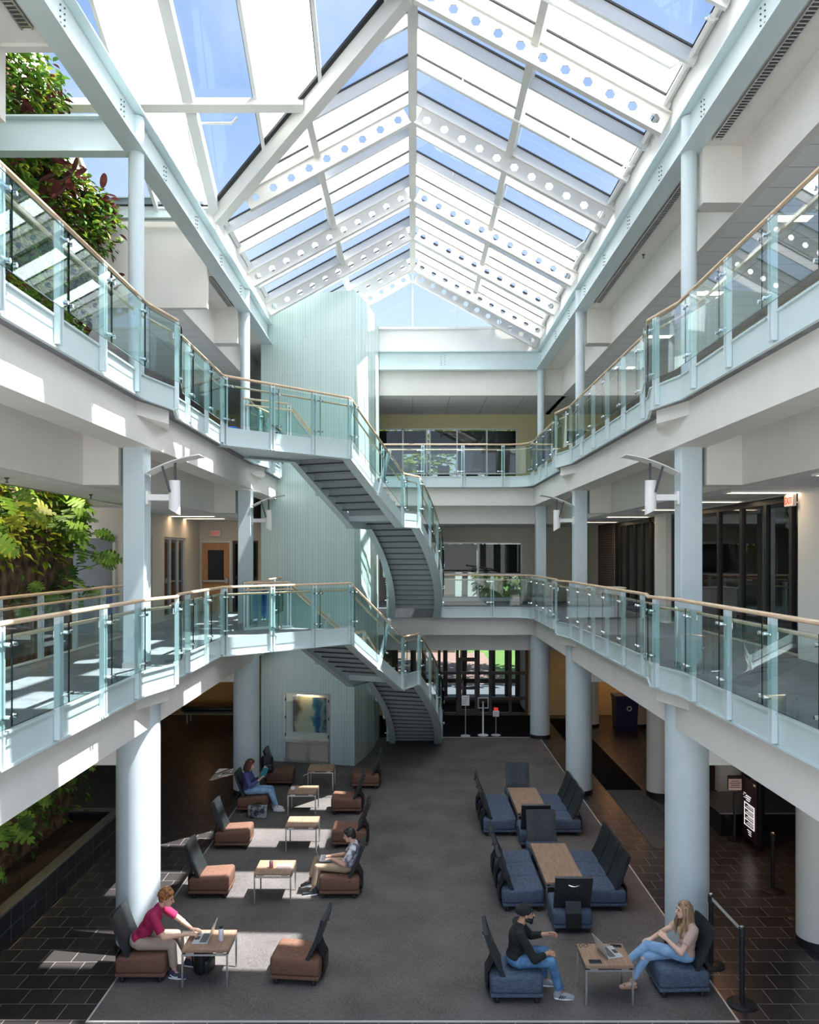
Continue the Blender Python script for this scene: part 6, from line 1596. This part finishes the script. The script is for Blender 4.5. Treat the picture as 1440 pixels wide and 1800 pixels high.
r3_, W3, D3 = person('person in a purple cardigan reading a teal book', (-3.80, 18.90), 0.0, dict(
    hip=(0, 0, SEAT), chest=(-0.02, 0, 0.74), neck=(-0.01, 0, 0.91), head=(0.06, 0, 1.06), look=(1, 0.0, -0.32),
    shR=(-0.02, -0.16, 0.86), elR=(0.09, -0.23, 0.62), wrR=(0.27, -0.09, 0.72), shL=(-0.02, 0.16, 0.86), elL=(0.10, 0.22, 0.62), wrL=(0.28, 0.08, 0.73),
    hdR=(0.6, 0.25, 0.75), hdL=(0.6, -0.25, 0.75), nR=(-0.5, -0.7, 0.5), nL=(-0.5, 0.7, 0.5), cR=0.6, cL=0.6,
    hpR=(0.04, -0.09, SEAT-0.01), knR=(0.52, -0.10, 0.48), anR=(0.68, -0.09, 0.108), hpL=(0.04, 0.09, SEAT-0.01), knL=(0.52, 0.08, 0.48), anL=(0.62, 0.09, 0.108)),
    dict(skin='skin_pale', fem=True, top='purple_cardigan', topname='cardigan', sleeve=0.95, pants='jeans_light', hem=0.9, shoe='shoe_white', hair=bob_hair, hairm='hair_brown'))
mat('teal_cover', (0.03, 0.20, 0.24), 0.5)
p = W3((0.44, 0, 0.86)); t = thing('open_book', 'open teal book held up by the reading woman', 'book', tuple(p))
for s_ in (-1, 1):
    mb = MB(); mb.rbox(-0.004, 0.004, 0, 0.16, -0.115, 0.115, 0.002, 1); mb.xf(Matrix.Rotation(0.35, 4, 'Y') @ Matrix.Rotation(0.85 if s_ > 0 else PI-0.85, 4, 'Z')); cv = mb.build('cover', 'teal_cover', t, origin='local')
    mb = MB(); x = -0.012 if s_ > 0 else 0.005; mb.box(x, x+0.008, 0.004, 0.152, -0.106, 0.106); mb.xf(Matrix.Rotation(0.35, 4, 'Y') @ Matrix.Rotation(0.85 if s_ > 0 else PI-0.85, 4, 'Z')); mb.build('pages', 'paper', cv, origin='local')
person('person with a black knit cap and beard gesturing with one hand', (1.38, 11.0), 0.0, dict(
    hip=(0, 0, SEAT), chest=(0.03, 0, 0.76), neck=(0.06, 0, 0.93), head=(0.145, 0, 1.065), look=(1, -0.05, -0.05),
    shR=(0.04, -0.20, 0.87), elR=(0.22, -0.28, 0.58), wrR=(0.42, -0.13, 0.60), shL=(0.05, 0.20, 0.87), elL=(0.24, 0.24, 0.66), wrL=(0.44, 0.12, 0.735),
    hdR=(0.8, 0.35, -0.3), hdL=(1, -0.05, 0.05), nR=(0.2, -0.6, 0.75), nL=(-0.1, 0.85, 0.4), cR=0.8, cL=0.85,
    hpR=(0.04, -0.11, SEAT-0.01), knR=(0.46, -0.14, 0.49), anR=(0.57, -0.16, 0.108), hpL=(0.04, 0.11, SEAT-0.01), knL=(0.42, 0.15, 0.49), anL=(0.40, 0.18, 0.108)),
    dict(skin='skin_tan', top='knit_black', topname='sweater', sleeve=0.9, pants='jeans_blue', hem=0.93, cuff=0.062, shoe='shoe_grey', mark='stripes', build=1.05, hair=beanie, hairname='knit_cap', hairm='knit_black', beard=full_beard))
person('person with long blonde hair in a tan top sitting with crossed legs', (3.70, 11.12), PI, dict(
    hip=(0, 0, SEAT), chest=(-0.05, 0, 0.76), neck=(-0.05, 0, 0.92), head=(0.02, 0, 1.06), look=(1, 0.10, -0.03),
    shR=(-0.05, -0.165, 0.86), elR=(0.22, -0.20, 0.69), wrR=(0.44, -0.05, 0.655), shL=(-0.06, 0.165, 0.86), elL=(0.13, 0.23, 0.585), wrL=(0.27, 0.03, 0.69),
    hdR=(1, 0.15, -0.25), hdL=(0.5, -0.7, 0.35), nL=(0.3, 0.5, 0.7), cR=0.6, cL=0.7,
    hpR=(0.04, -0.09, SEAT-0.02), knR=(0.53, 0.03, 0.455), anR=(0.73, 0.02, 0.108), hpL=(0.04, 0.09, SEAT), knL=(0.51, 0.0, 0.585), anL=(0.80, 0.0, 0.36), toeL=(1, 0, -0.35)),
    dict(skin='skin_pale', fem=True, top='tan_top', topname='top', sleeve=0.42, pants='jeans_light', hem=0.88, cuff=0.047, sandal=True, shoe='sandal_tan', rip=True, hair=long_hair, hairm='hair_blonde'))
